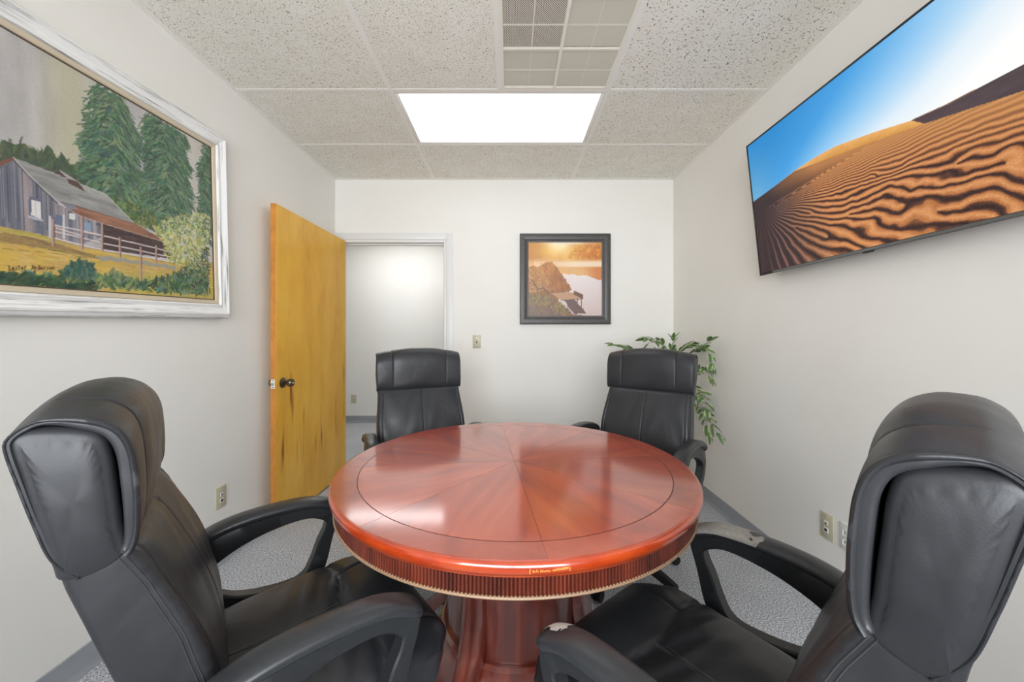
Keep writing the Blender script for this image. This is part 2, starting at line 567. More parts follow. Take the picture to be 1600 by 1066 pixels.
# door frame: jambs, head and casing, each stepped
def casing(name, x0, x1, z0, z1):
    bm = bmesh.new()
    bm_box(bm, x0, x1, YB - 0.012, YB, z0, z1, 0.003)
    return struct(bm_obj(name, bm, M['trim']))
casing('trim_1', OX1 + 0.006, OX1 + 0.062, 0, OZ + 0.066)
casing('trim_2', XL + 0.001, OX1 + 0.006, OZ + 0.006, OZ + 0.066)
casing('trim_3', XL + 0.001, OX0 - 0.004, 0, OZ + 0.006)
def jamb(name, a):
    bm = bmesh.new()
    for b in a: bm_box(bm, *b, 0.002)
    return struct(bm_obj(name, bm, M['trim']))
jamb('trim_4', [(OX1 - 0.018, OX1, YB - 0.006, YB + WT + .006, 0, OZ), (OX1 - 0.03, OX1 - 0.018, YB + 0.045, YB + 0.08, 0, OZ - 0.018)])
jamb('trim_5', [(OX0, OX0 + 0.018, YB - 0.006, YB + WT + .006, 0, OZ), (OX0 + 0.018, OX0 + 0.03, YB + 0.045, YB + 0.08, 0, OZ - 0.018)])
jamb('trim_6', [(OX0 + .018, OX1 - .018, YB - 0.006, YB + WT + .006, OZ - 0.018, OZ), (OX0 + 0.03, OX1 - 0.03, YB + 0.045, YB + 0.08, OZ - 0.03, OZ - 0.018)])

# grey cove baseboards: profile with a little toe
def base_run(name, p0, p1, nx, ny):
    prof = [(0, 0), (0.014, 0), (0.013, 0.004), (0.006, 0.014), (0.0045, 0.03), (0.0045, 0.098), (0.003, 0.1), (0, 0.1)]
    vs = []
    for p in (p0, p1):
        for d, z in prof: vs.append((p[0] + nx * d, p[1] + ny * d, z))
    k = len(prof)
    fs = [(j, (j + 1) % k, k + (j + 1) % k, k + j) for j in range(k)] + [list(range(k))[::-1], [k + j for j in range(k)]]
    return struct(mesh(name, vs, fs, M['base_rubber'], None, 30))
base_run('baseboard_left', (XL, YF), (XL, YB), 1, 0)
base_run('baseboard_right', (XR, YF), (XR, YB), -1, 0)
base_run('baseboard_back', (OX1 + 0.062, YB), (XR, YB), 0, -1)
base_run('baseboard_front', (XL, YF), (XR, YF), 0, 1)
base_run('baseboard_hall', (-3.4, YH), (2.0, YH), 0, -1)

# ------------------------------------------------------------------ suspended ceiling
ceiling = struct(box('ceiling', XL - WT, XR + WT, YF - WT, YB + WT, ZD, ZD + 0.05, M['deck']))
xs = [XL, TX[0], TX[1], XR]
ys = [YF] + list(TY) + [YB]
VX0 = -0.06                                    # tee between half tile and vent
tile_meshes = {}
def add_tile(x0, x1, y0, y1, fiss):
    w, d = round(x1 - x0 - 0.008, 4), round(y1 - y0 - 0.008, 4)
    key = (w, d, fiss)
    mt = M['tile_fissure'] if fiss else M['tile']
    if key in tile_meshes:
        return link('ceiling_tile', tile_meshes[key], ceiling, ((x0 + x1) / 2, (y0 + y1) / 2, ZC + 0.002))
    o = box('ceiling_tile', -w / 2, w / 2, -d / 2, d / 2, 0, 0.016, mt, ceiling, 0, loc=((x0 + x1) / 2, (y0 + y1) / 2, ZC + 0.002))
    tile_meshes[key] = o.data
    return o
for i in range(3):
    for j in range(len(ys) - 1):
        x0, x1, y0, y1 = xs[i], xs[i + 1], ys[j], ys[j + 1]
        if i == 1 and abs(y0 - 2.11) < 1e-6: continue         # light
        if i == 1 and abs(y0 - 1.50) < 1e-6:
            add_tile(x0, VX0, y0, y1, False); continue        # vent beside
        add_tile(x0, x1, y0, y1, i == 2 and y0 < 2.0)
def tee(x0, x1, y0, y1):
    bm = bmesh.new()
    if x1 - x0 < y1 - y0:
        bm_box(bm, x0, x1, y0, y1, ZC, ZC + 0.0018); m = (x0 + x1) / 2
        bm_box(bm, m - 0.001, m + 0.001, y0, y1, ZC + 0.0018, ZC + 0.03)
    else:
        bm_box(bm, x0, x1, y0, y1, ZC, ZC + 0.0018); m = (y0 + y1) / 2
        bm_box(bm, x0, x1, m - 0.001, m + 0.001, ZC + 0.0018, ZC + 0.03)
    return bm_obj('ceiling_tee', bm, M['tee'], ceiling, 0)
TW = 0.012
for x in TX: tee(x - TW, x + TW, YF, YB)
for y in TY:
    for i in range(3): tee(xs[i] + (TW if i else 0), xs[i + 1] - (TW if i < 2 else 0), y - TW, y + TW)
tee(VX0 - TW, VX0 + TW, 1.50 + TW, 2.11 - TW)
def angle_bar(x0, x1, y0, y1):
    bm = bmesh.new()
    bm_box(bm, x0, x1, y0, y1, ZC - 0.001, ZC + 0.0018)
    return bm_obj('wall_angle', bm, M['tee'], ceiling, 0)
angle_bar(XL, XL + 0.022, YF, YB); angle_bar(XR - 0.022, XR, YF, YB)
angle_bar(XL + .022, XR - .022, YB - 0.022, YB); angle_bar(XL + .022, XR - .022, YF, YF + 0.022)

# ------------------------------------------------------------------ lights in the ceiling
def troffer(name, cx, cy, w, d, label, lens, group):
    e = empty(name, (cx, cy, ZC))
    bm = bmesh.new()
    f = 0.022
    for b in ((-w/2, w/2, -d/2, -d/2 + f), (-w/2, w/2, d/2 - f, d/2), (-w/2, -w/2 + f, -d/2 + f, d/2 - f), (w/2 - f, w/2, -d/2 + f, d/2 - f)):
        bm_box(bm, b[0], b[1], b[2], b[3], 0.0015, 0.014, 0.002)
    bm_obj('frame', bm, M['tee'], e)
    box('diffuser', -w/2 + f, w/2 - f, -d/2 + f, d/2 - f, 0.006, 0.010, lens, e)
    bm = bmesh.new()
    bm_box(bm, -w/2 + .004, w/2 - .004, -d/2 + .004, d/2 - .004, 0.0145, 0.12, 0.01)
    bm_obj('housing', bm, M['steel'], e)
    tag(e, label, 'ceiling light', group)
    return e
troffer('ceiling_light', (TX[0] + TX[1]) / 2, 2.415, 1.196, 0.586, 'rectangular fluorescent light panel set in the ceiling grid above the table', M['diffuser'], None)
hl = empty('hall_ceiling_light', (-1.40, 4.46, ZC))
box('lens', -0.6, 0.6, -0.28, 0.28, -0.05, -0.035, M['hall_lens'], hl, 0.004)
box('housing', -0.61, 0.61, -0.29, 0.29, -0.0345, 0, M['tee'], hl, 0.004)
tag(hl, 'surface light panel on the hall ceiling beyond the doorway', 'ceiling light')

# ------------------------------------------------------------------ perforated ceiling vent
def vent():
    x0, x1, y0, y1 = VX0 + TW, TX[1] - TW, 1.50 + TW, 2.11 - TW
    cx, cy = (x0 + x1) / 2, (y0 + y1) / 2
    w, d = x1 - x0, y1 - y0
    e = empty('ceiling_vent', (cx, cy, ZC))
    z = 0.0015
    fr = 0.016
    bm = bmesh.new()
    for b in ((-w/2, w/2, -d/2, -d/2 + fr), (-w/2, w/2, d/2 - fr, d/2), (-w/2, -w/2 + fr, -d/2 + fr, d/2 - fr), (w/2 - fr, w/2, -d/2 + fr, d/2 - fr)):
        bm_box(bm, b[0], b[1], b[2], b[3], z - 0.002, z + 0.01)
    bm_obj('frame', bm, M['vent'], e, 0)
    iw, idp = w - 2 * fr, d - 2 * fr
    for s in (0,):
        box('cross_bar', -0.008, 0.008, -idp/2, idp/2, z - 0.002, z + 0.003, M['vent'], e)
    for sx in (-1, 1):
        bx = sx * (0.008 + iw / 4 - 0.004)
        box('cross_bar', min(sx * .008, sx * iw / 2), max(sx * .008, sx * iw / 2), -0.008, 0.008, z - 0.002, z + 0.003, M['vent'], e)
    qw, qd = (iw - 0.016) / 2, (idp - 0.016) / 2
    # one perforated sheet per quadrant: 2 x 2 fields of staggered round holes, solid strips between
    def sheet():
        vs, fs = [], []
        def rect(a, b, c, dd):
            i = len(vs); vs.extend([(a, c, 0), (b, c, 0), (b, dd, 0), (a, dd, 0)]); fs.append((i, i + 1, i + 2, i + 3))
        strip = 0.005
        fw, fd = (qw - strip) / 2, (qd - strip) / 2
        rect(-strip/2, strip/2, -qd/2, qd/2)
        rect(-qw/2, -strip/2, -strip/2, strip/2); rect(strip/2, qw/2, -strip/2, strip/2)
        n = 14
        for ox in (-qw/2, strip/2):
            for oy in (-qd/2, strip/2):
                ux, uy = fw / (2 * n), fd / n
                for i in range(2 * n):
                    xa = ox + i * ux
                    off = 0.5 if i % 2 else 0.0
                    js = range(n - (1 if off else 0))
                    if off:
                        rect(xa, xa + ux, oy, oy + uy / 2); rect(xa, xa + ux, oy + fd - uy / 2, oy + fd)
                    for j in js:
                        ya = oy + (j + off) * uy
                        c0, c1 = xa + ux / 2, ya + uy / 2
                        b = len(vs)
                        vs.extend([(xa, ya, 0), (xa + ux, ya, 0), (xa + ux, ya + uy, 0), (xa, ya + uy, 0)])
                        rx, ry = ux * 0.485, uy * 0.33
                        for q in range(8):
                            w_ = -PI * 3 / 4 + q * PI / 4
                            vs.append((c0 + rx * math.cos(w_), c1 + ry * math.sin(w_), 0))
                        h = b + 4
                        fs.extend([(b, b + 1, h + 2, h + 1, h), (b + 1, b + 2, h + 4, h + 3, h + 2), (b + 2, b + 3, h + 6, h + 5, h + 4), (b + 3, b, h, h + 7, h + 6)])
        return vs, fs
    v, f = sheet()
    first = None
    for sx in (-1, 1):
        for sy in (-1, 1):
            pos = (sx * (0.008 + qw / 2), sy * (0.008 + qd / 2), z)
            if first is None:
                first = mesh('perforated_sheet', v, f, M['vent'], e, 0, pos)
            else:
                link('perforated_sheet', first.data, e, pos)
    # duct box behind and the deflector vanes that fill the right half and the far row
    bm = bmesh.new()
    hgt = 0.2
    bm_box(bm, -w/2, w/2, -d/2, d/2, hgt, hgt + 0.004)
    bm_box(bm, -w/2, -w/2 + .003, -d/2, d/2, 0.012, hgt); bm_box(bm, w/2 - .003, w/2, -d/2, d/2, 0.012, hgt)
    bm_box(bm, -w/2 + .003, w/2 - .003, -d/2, -d/2 + .003, 0.012, hgt); bm_box(bm, -w/2 + .003, w/2 - .003, d/2 - .003, d/2, 0.012, hgt)
    bm_obj('duct_box', bm, M['vent_dark'], e, 0)
    box('deflector', 0.004, w/2 - .01, -d/2 + .01, -0.004, 0.012, 0.014, M['vent_mid'], e)
    box('deflector', 0.004, w/2 - .01, 0.004, d/2 - .01, 0.004, 0.006, M['vent_mid'], e)
    box('deflector', -w/2 + .01, -0.004, 0.004, d/2 - .01, 0.016, 0.018, M['vent_mid'], e)
    tag(e, 'square white perforated air vent in the ceiling next to the light', 'vent')
vent()

# ------------------------------------------------------------------ open door
def door():
    L, T, H = 0.972, 0.036, 2.038
    hx, hy = -1.452, 3.334                       # hinge line at the room-side face
    ang = math.atan2(2.362 - hy, -1.466 - hx)    # direction from hinge to free edge
    # local: x toward the wall (thickness), y along the leaf from free edge to hinge
    e = struct(box('door_1', 0, T, 0, L, 0.0, H, M['door'], None, 0.0015, 1))
    ux, uy = math.cos(ang), math.sin(ang)
    fx, fy = hx + ux * L, hy + uy * L
    # local +y = -u, local +x must point to the wall side
    rz = math.atan2(-uy, -ux) - PI / 2
    e.rotation_euler = (0, 0, rz)
    X = Vector((math.cos(rz), math.sin(rz)))
    e.location = (fx, fy, 0.012)
    # local +x points to room if rz ~ 0; shift so that the room face is at x = 0 and the body lies behind
    for v in e.data.vertices: v.co.x = -v.co.x
    e.data.flip_normals()
    kz, ky = 0.905, 0.066
    box('door_edge', -T + 0.001, -0.001, -0.0022, 0.0, 0, H, M['door_edge'], e, 0.0008, 1)
    def knob(s):
        k = empty('door_knob')
        k.parent = e
        prof_r = [(0.0, 0.0), (0.034, 0.0), (0.034, 0.004), (0.028, 0.009), (0.014, 0.012), (0.0, 0.012)]
        prof_k = [(0.010, 0.010), (0.011, 0.026), (0.014, 0.032), (0.024, 0.040), (0.027, 0.050), (0.026, 0.060), (0.022, 0.066), (0.0, 0.067)]
        a = lathe('rose', prof_r, M['bronze'], k, 32); b = lathe('knob', prof_k, M['bronze'], k, 32)
        c = lathe('keyhole_rim', [(0.0, 0.066), (0.008, 0.066), (0.008, 0.070), (0.0, 0.070)], M['steel'], k, 20)
        k.rotation_euler = (0, PI / 2 if s > 0 else -PI / 2, 0)
        k.location = (0.0 if s > 0 else -T, ky, kz)
        if s < 0: k.scale = (1, 1, 0.62)           # shallow knob on the wall side
    knob(1); knob(-1)
    lp = box('latch_plate', -T / 2 - 0.0125, -T / 2 + 0.0125, -0.0045, -0.0023, kz - 0.029, kz + 0.029, M['white_plastic'], e, 0.001, 1)
    box('latch_bolt', -T / 2 - 0.007, -T / 2 + 0.007, -0.014, -0.0046, kz - 0.008, kz + 0.008, M['steel'], lp, 0.002, 1)
    for s in (-1, 1):
        box('screw', -T / 2 - 0.003, -T / 2 + 0.003, -0.0052, -0.0046, kz + s * 0.021 - 0.003, kz + s * 0.021 + 0.003, M['hole'], lp)
    e['label'] = 'orange maple veneer door standing open against the left wall'
door()

# ------------------------------------------------------------------ wall plates (built facing -y, then turned)
def plate(name, loc, rz, kind, label, cat, mat=None):
    e = empty(name, loc, rz)
    mat = mat or M['almond']
    w, h = 0.07, 0.115
    bm = bmesh.new(); bm_box(bm, -w/2, w/2, -0.0065, 0, -h/2, h/2, 0.0025, 2)
    bm_obj('plate', bm, mat, e)
    for s in (-1, 1):
        lz = 0.042 if kind == 'data' else 0.03
        v = lathe('screw', [(0, 0), (0.0035, 0), (0.003, 0.0012), (0, 0.0014)], M['steel'], e, 12)
        v.rotation_euler = (PI / 2, 0, 0); v.location = (0, -0.0065, s * lz)
    if kind == 'switch':
        box('toggle_slot', -0.006, 0.006, -0.0072, -0.006, -0.013, 0.013, M['hole'], e, 0.0005, 1)
        bm = bmesh.new(); bm_box(bm, -0.0042, 0.0042, -0.018, -0.0073, -0.002, 0.010, 0.001, 1)
        bm_obj('toggle', bm, mat, e)
    elif kind == 'data':
        j = box('phone_jack', -0.010, 0.010, -0.010, -0.0066, 0.006, 0.024, M['white_plastic'], e, 0.001, 1)
        box('socket', -0.005, 0.005, -0.0105, -0.0101, 0.010, 0.017, M['hole'], j)
        j = box('data_jack', -0.012, 0.012, -0.010, -0.0066, -0.028, -0.006, M['white_plastic'], e, 0.001, 1)
        box('socket', -0.007, 0.006, -0.0105, -0.0101, -0.023, -0.010, M['hole'], j)
    elif kind == 'outlet':
        for s in (-1, 1):
            j = box('receptacle', -0.016, 0.016, -0.0085, -0.0066, s * 0.02 - 0.013, s * 0.02 + 0.013, M['white_plastic'] if mat is not M['almond'] else M['almond_dark'], e, 0.004, 2)
            for q in (-1, 1): box('slot', q * 0.006 - 0.001, q * 0.006 + 0.001, -0.0089, -0.0086, s * 0.02 - 0.003, s * 0.02 + 0.006, M['hole'], j)
    tag(e, label, cat)
    return e
plate('light_switch', (-0.295, YB, 1.162), 0, 'switch', 'almond light switch on the back wall right of the doorway', 'switch')
plate('data_outlet', (XL, 2.013, 0.36), -PI / 2 + PI, 'data', 'almond phone and data plate low on the left wall', 'outlet')
plate('data_outlet', (XR, 1.715, 0.357), -PI / 2, 'data', 'almond phone and data plate low on the right wall', 'outlet')
plate('power_outlet', (XR, 1.612, 0.357), -PI / 2, 'outlet', 'white power outlet half hidden behind the right foreground chair', 'outlet', M['white_plastic'])
plate('power_outlet', (-2.155, YH, 0.33), 0, 'outlet', 'small almond power outlet on the hall wall beyond the doorway', 'outlet')

# ================================================================== TABLE
TCX, TCY, TR, TH = 0.016, 1.372, 0.612, 0.770
def table():
    e = empty('round_table', (TCX, TCY, 0))
    tag(e, 'round mahogany pedestal table with sunburst veneer top and reeded apron', 'table')
    a0 = math.radians(-39)
    ri, ro = TR - 0.082, TR - 0.012
    gap = 0.0004
    # sub-top under the veneer
    rim = [(0.0, TH - 0.0011), (ro - 0.002, TH - 0.0011), (ro + 0.0, TH - 0.0006), (TR - 0.006, TH - 0.0015), (TR - 0.001, TH - 0.006), (TR, TH - 0.013), (TR - 0.0015, TH - 0.021),
           (TR - 0.005, TH - 0.027), (TR - 0.011, TH - 0.031), (TR - 0.013, TH - 0.036), (0.0, TH - 0.036)]
    rp = lathe('rim_moulding', rim, M['veneer_rim'], e, 160)
    # eight radial wedges, each an object with its own grain direction
    def wedge(r0, r1, half, n):
        z0, z1 = TH - 0.0010, TH
        pts = []
        g = gap
        aa = np.linspace(-half, half, n)
        if r0 > 0:
            outer = [(r1 * math.cos(a), r1 * math.sin(a)) for a in aa]
            inner = [(r0 * math.cos(a), r0 * math.sin(a)) for a in aa[::-1]]
            pts = outer + inner
        else:
            d = g / math.sin(half)
            pts = [(d, 0)] + [(r1 * math.cos(a), r1 * math.sin(a)) for a in np.linspace(-half + g / r1, half - g / r1, n)]
        k = len(pts)
        vs = [(x, y, z0) for x, y in pts] + [(x, y, z1) for x, y in pts]
        if r0 > 0:
            fs = []
            m = n
            for i in range(m - 1):
                o0, o1, i0, i1 = i, i + 1, 2 * m - 1 - i, 2 * m - 2 - i
                fs.append((k + o0, k + o1, k + i1, k + i0)); fs.append((o0, i0, i1, o1))
        else:
            fs = [list(range(k, 2 * k)), list(range(k))[::-1]]
        fs += [(j, (j + 1) % k, k + (j + 1) % k, k + j) for j in range(k)]
        return vs, fs
    v, f = wedge(0, ri - gap, PI / 8, 13)
    v2, f2 = wedge(ri + 0.003, ro - gap, PI / 8 - 0.0008, 13)
    m1 = m2 = None
    for i in range(8):
        rot = (0, 0, a0 + PI / 8 + i * PI / 4)
        if m1 is None:
            m1 = mesh('veneer_wedge', v, f, M['veneer'], e, 0, rot=rot).data
            m2 = mesh('veneer_border', v2, f2, M['veneer_rim'], e, 0, rot=rot).data
        else:
            link('veneer_wedge', m1, e, rot=rot); link('veneer_border', m2, e, rot=rot)
    lathe('inlay_line', [(ri, TH - 0.0010), (ri + 0.0025, TH - 0.0010), (ri + 0.0025, TH - 0.0002), (ri, TH - 0.0002), (ri, TH - 0.0010)], M['groove'], e, 128)
    # reeded apron
    zt, zb = TH - 0.036, 0.691
    nr, seg = 432, 7
    vs, fs = [], []
    R0 = TR - 0.016
    cols = []
    for i in range(nr):
        for s in range(seg):
            a = 2 * PI * (i + s / seg) / nr
            r = R0 - 0.0062 + (0.0 if s == 0 else 0.0062 * math.sin(PI * (s + 0.15) / (seg + .3)) ** 0.55)
            cols.append((r * math.cos(a), r * math.sin(a)))
    k = len(cols)
    for z in (zt, zb): vs += [(x, y, z) for x, y in cols]
    vs += [((R0 - 0.03) / math.hypot(x, y) * x, (R0 - 0.03) / math.hypot(x, y) * y, zb) for x, y in cols]
    for j in range(k):
        j2 = (j + 1) % k
        fs.append((j, k + j, k + j2, j2)); fs.append((k + j, 2 * k + j, 2 * k + j2, k + j2))
    ap = mesh('reeded_apron', vs, fs, M['apron'], e, 50)
    ap['kind'] = 'stuff'
    lathe('apron_band', [(R0 - 0.03, zb), (R0 + 0.001, zb), (R0 + 0.003, zb - 0.003), (R0 + 0.001, zb - 0.006), (R0 - 0.03, zb - 0.006), (R0 - .03, zb)], M['bead'], e, 128)
    # row of tiny beads under the reeds
    bv, bf = [], []
    nb = 432
    for i in range(nb):
        a = 2 * PI * (i + 0.5) / nb
        c = Vector(((R0 + 0.0008) * math.cos(a), (R0 + 0.0008) * math.sin(a), zb + 0.0012))
        b = len(bv); r = 0.0036
        ca, sa = math.cos(a), math.sin(a)
        for (p, q, t) in ((0, 0, 1), (1, 0, 0), (0, 1, 0), (-1, 0, 0), (0, -1, 0), (0, 0, -1)):
            bv.append((c.x + r * (p * ca - q * sa), c.y + r * (p * sa + q * ca), c.z + r * t))
        bf += [(b, b + 1, b + 2), (b, b + 2, b + 3), (b, b + 3, b + 4), (b, b + 4, b + 1), (b + 5, b + 2, b + 1), (b + 5, b + 3, b + 2), (b + 5, b + 4, b + 3), (b + 5, b + 1, b + 4)]
    bo = mesh('bead_trim', bv, bf, M['bead'], e, 80); bo['kind'] = 'stuff'
    lathe('under_top', [(0, zb + 0.002), (R0 - 0.028, zb + 0.002), (R0 - 0.028, zb + 0.03), (0, zb + 0.03)], M['mahogany'], e, 64)
    # drum pedestal
    drum = [(0.0, 0.686), (0.25, 0.686), (0.25, 0.672), (0.243, 0.664), (0.241, 0.64), (0.241, 0.24), (0.0, 0.24)]
    lathe('drum_pedestal', drum, M['mahogany'], e, 96)
    plinth = [(0.0, 0.239), (0.252, 0.239), (0.262, 0.23), (0.262, 0.205), (0.27, 0.195), (0.285, 0.16), (0.31, 0.13), (0.315, 0.105), (0.30, 0.095), (0.0, 0.095)]
    lathe('plinth', plinth, M['mahogany'], e, 96)
    # four scrolled legs: pilaster on the drum that sweeps out into a foot
    path = [(0.243, 0.655), (0.247, 0.55), (0.249, 0.45), (0.254, 0.36), (0.272, 0.27), (0.315, 0.19), (0.375, 0.125), (0.43, 0.075), (0.465, 0.04), (0.478, 0.02)]
    C = catmull(path, 60)
    T = np.gradient(C, axis=0); T /= np.linalg.norm(T, axis=1)[:, None]
    Nn = np.stack([-T[:, 1], T[:, 0]], 1)
    vs, fs = [], []
    sec = [(-1, -1), (1, -1), (1, 0.55), (0.8, 0.95), (0.35, 1.0), (0, 0.8), (-0.35, 1.0), (-0.8, 0.95), (-1, 0.55)]
    for i, (r, z) in enumerate(C):
        t = i / 59
        hw = 0.026 + 0.012 * math.sin(PI * min(1, t * 1.1)) ** 2
        th = 0.016 + 0.018 * t
        nr_ = Nn[i] if Nn[i][0] > 0 else (Nn[i] if Nn[i][1] > 0 else -Nn[i])
        for a, b in sec:
            vs.append((max(r + nr_[0] * th * b * 0.8, 0.05), hw * a, max(z + nr_[1] * th * b * 0.8, 0.001)))
    k = len(sec)
    for i in range(59):
        for j in range(k): fs.append((i * k + j, i * k + (j + 1) % k, (i + 1) * k + (j + 1) % k, (i + 1) * k + j))
    fs.append(list(range(k))[::-1]); fs.append([59 * k + j for j in range(k)])
    lm = None
    for i in range(4):
        rot = (0, 0, math.radians(-120 + 90 * i))
        if lm is None: lm = mesh('scroll_leg', vs, fs, M['mahogany'], e, 45, rot=rot).data
        else: link('scroll_leg', lm, e, rot=rot)
    # bare-wood scratches on the near edge of the rim
    def scr(a_deg, z, w, h, tilt=0.0):
        a = math.radians(a_deg)
        o = box('scratch', -0.0006, 0.0006, -w / 2, w / 2, -h / 2, h / 2, M['scratch'], e, 0)
        rr = TR - 0.0002
        o.location = (rr * math.cos(a), rr * math.sin(a), z)
        o.rotation_euler = (tilt, 0, a)
    zc = TH - 0.0155
    scr(-87.74, zc, 0.0022, 0.011)
    for deg, w, h, tl in ((-87.14, .0022, .006, .3), (-86.89, .003, .002, 0), (-86.53, .0018, .006, -.4), (-86.23, .004, .002, 0), (-85.68, .0018, .005, 0), (-85.25, .0018, .005, 0), (-85.47, .005, .0016, 0), (-85.47, .005, .0016, 0),
                         (-84.83, .005, .002, .2), (-84.40, .005, .002, -.2), (-84.04, .005, .002, .3)):
        scr(deg, zc + random.uniform(-.0012, .0012), w, h, tl)
    for i in range(9):
        deg = -83.25 + i * 0.342
        scr(deg, zc + 0.0008 + i * 0.00028 + random.uniform(-.0006, .0006), 0.0052, 0.0016 + .0003 * i, random.uniform(-.15, .35))
        scr(deg + 0.12, zc - 0.0012 + i * 0.00028, 0.005, 0.0012, random.uniform(-.2, .2))
    scr(-80.00, zc + 0.001, 0.0016, 0.011, 0.05)
    return e
table()

# ================================================================== CHAIRS
def smooth01(t):
    t = np.clip(t, 0, 1); return t * t * (3 - 2 * t)

def build_chair(name):
    e = empty(name)
    L = M['leather']
    # ---- seat cushion
    top = [(-0.255, 0.455), (-0.25, 0.492), (-0.20, 0.505), (-0.08, 0.508), (0.04, 0.518), (0.12, 0.522), (0.18, 0.517), (0.225, 0.503), (0.25, 0.486),
           (0.258, 0.474), (0.258, 0.45), (0.25, 0.415), (0.225, 0.392), (0.12, 0.385), (-0.1, 0.388), (-0.22, 0.395), (-0.25, 0.415)]
    prof = catmull(top, 120, True)
    def seat_warp(V, N):
        x, y, z = V[..., 0].copy(), V[..., 1].copy(), V[..., 2].copy()
        upm = smooth01((z - 0.475) / 0.03)
        s = np.abs(x) / 0.255
        z2 = z - upm * 0.020 * s ** 4
        ysm = 0.075 - 0.012 * np.cos(np.pi * x / 0.15)
        cross = np.exp(-((y - ysm) / 0.006) ** 2)
        sides = np.exp(-((np.abs(x) - 0.145 - 0.10 * (y - 0.07)) / 0.0055) ** 2) * (y > ysm)
        mid = np.exp(-(x / 0.003) ** 2) * (y < ysm)
        puff = 0.010 * (1 - np.exp(-((y - ysm) / 0.05) ** 2)) * (1 - s ** 2)
        wr = 0.0022 * np.sin(38 * x + 9 * np.sin(14 * y)) * np.exp(-((y - 0.02) / 0.12) ** 2) * (1 - s ** 4)
        z2 = z2 + upm * (puff - 0.007 * cross - 0.006 * sides - 0.006 * mid + wr)
        front = smooth01((y - 0.10) / 0.15)
        y2 = y - front * 0.045 * smooth01((np.abs(x) - 0.15) / 0.10) ** 2
        back = smooth01((-0.1 - y) / 0.15)
        x2 = x * (1 - 0.10 * back)
        V = V.copy(); V[..., 0] = x2; V[..., 1] = y2; V[..., 2] = z2
        return V
    v, f = profile_loft(prof, 0.255, 0.022, 96, seat_warp, seams=(0.0,))
    seat = mesh('seat', v, f, L, e, 80)
    # piping round the front edge
    pp = []
    for x in np.linspace(-0.248, 0.248, 60):
        yy = 0.2555 - 0.045 * smooth01((abs(x) - 0.15) / 0.10) ** 2 - (0.012 if abs(x) > .244 else 0)
        pp.append((x, yy + 0.0035, 0.470))
    tube('piping', pp, 0.0042, L, seat, 6)
    for x0 in (-0.0065, 0.0065):
        st = [(x0, y, 0.508 + 0.010 * (y + .2) / .25 + 0.0063) for y in np.linspace(-0.17, 0.045, 30)]
        tube('stitching', st, 0.0007, M['stitch'], seat, 4)
    box('seat_pan', -0.21, 0.21, -0.21, 0.20, 0.362, 0.392, M['nylon'], e, 0.012)
    # ---- lower back
    front = [(-0.200, 0.455), (-0.203, 0.55), (-0.214, 0.65), (-0.242, 0.75), (-0.285, 0.85), (-0.312, 0.900), (-0.335, 0.912)]
    back = [(-0.378, 0.912), (-0.386, 0.885), (-0.36, 0.80), (-0.328, 0.70), (-0.305, 0.60), (-0.288, 0.50), (-0.275, 0.445)]
    prof = catmull(front + back, 110, True)
    def back_warp(V, N):
        x, y, z = V[..., 0].copy(), V[..., 1].copy(), V[..., 2].copy()
        fm = np.clip(N[..., 1], 0, 1) ** 1.0
        s = x / 0.25
        bul = 0.014 * (1 - s ** 4)
        seam = np.exp(-(x / 0.0028) ** 2)
        edge = np.exp(-((np.abs(x) - 0.216) / 0.003) ** 2)
        puck = np.sin(z * 260) * np.exp(-((np.abs(x) - 0.238) / 0.010) ** 2) * 0.0018
        wr = 0.0020 * np.sin(24 * z + 7 * np.sin(12 * x)) * (1 - np.exp(-(x / 0.05) ** 2))
        y2 = y + fm * (bul - 0.0045 * seam - 0.003 * edge + wr + puck)
        wide = 1.0 + 0.055 * smooth01((0.90 - z) / 0.22) - 0.10 * smooth01((0.62 - z) / 0.16)
        V = V.copy(); V[..., 0] = x * wide; V[..., 1] = y2
        return V
    v, f = profile_loft(prof, 0.2385, 0.012, 60, back_warp, True, seams=(-0.216, 0.0, 0.216))
    lower = mesh('backrest', v, f, L, e, 80)
    fz = np.array(front)
    for x0 in (-0.0075, 0.0075):
        st = [(x0, np.interp(z, fz[:, 1], fz[:, 0]) + 0.0118, z) for z in np.linspace(0.52, 0.90, 40)]
        tube('stitching', st, 0.0009, M['stitch'], lower, 4)
    for s in (-1, 1):
        for d in (0.0, 0.007):
            st = []
            for z in np.linspace(0.54, 0.90, 40):
                wide = 1.0 + 0.055 * float(smooth01((0.90 - z) / 0.22)) - 0.10 * float(smooth01((0.62 - z) / 0.16))
                st.append((s * (0.2392 * wide), np.interp(z, fz[:, 1], fz[:, 0]) - 0.010 - d, z))
            tube('stitching', st, 0.0009, M['stitch'], lower, 4)
    # ---- headrest core with flat side gussets
    core = [(-0.320, 0.900), (-0.324, 0.95), (-0.330, 1.01), (-0.335, 1.055), (-0.344, 1.083), (-0.364, 1.095), (-0.400, 1.101), (-0.420, 1.099), (-0.431, 1.084), (-0.422, 1.04), (-0.410, 0.985), (-0.394, 0.91), (-0.386, 0.885), (-0.355, 0.880)]
    def arch(V):
        x, z = V[..., 0], V[..., 2]
        V = V.copy()
        V[..., 2] = z + 0.026 * smooth01((z - 0.95) / 0.14) * (1 - np.clip(np.abs(x) / 0.245, 0, 1) ** 2.2)
        return V
    def core_warp(V, N):
        V = arch(V)
        x, y, z = V[..., 0], V[..., 1], V[..., 2]
        V[..., 0] = x + np.sign(x) * 0.006 * np.exp(-(((y + 0.37) / 0.05) ** 2 + ((z - 1.0) / 0.07) ** 2)) * (np.abs(x) > 0.2)
        return V
    v, f = profile_loft(catmull(core, 110, True), 0.2405, 0.011, 50, core_warp, False, 0.006, 0.0006)
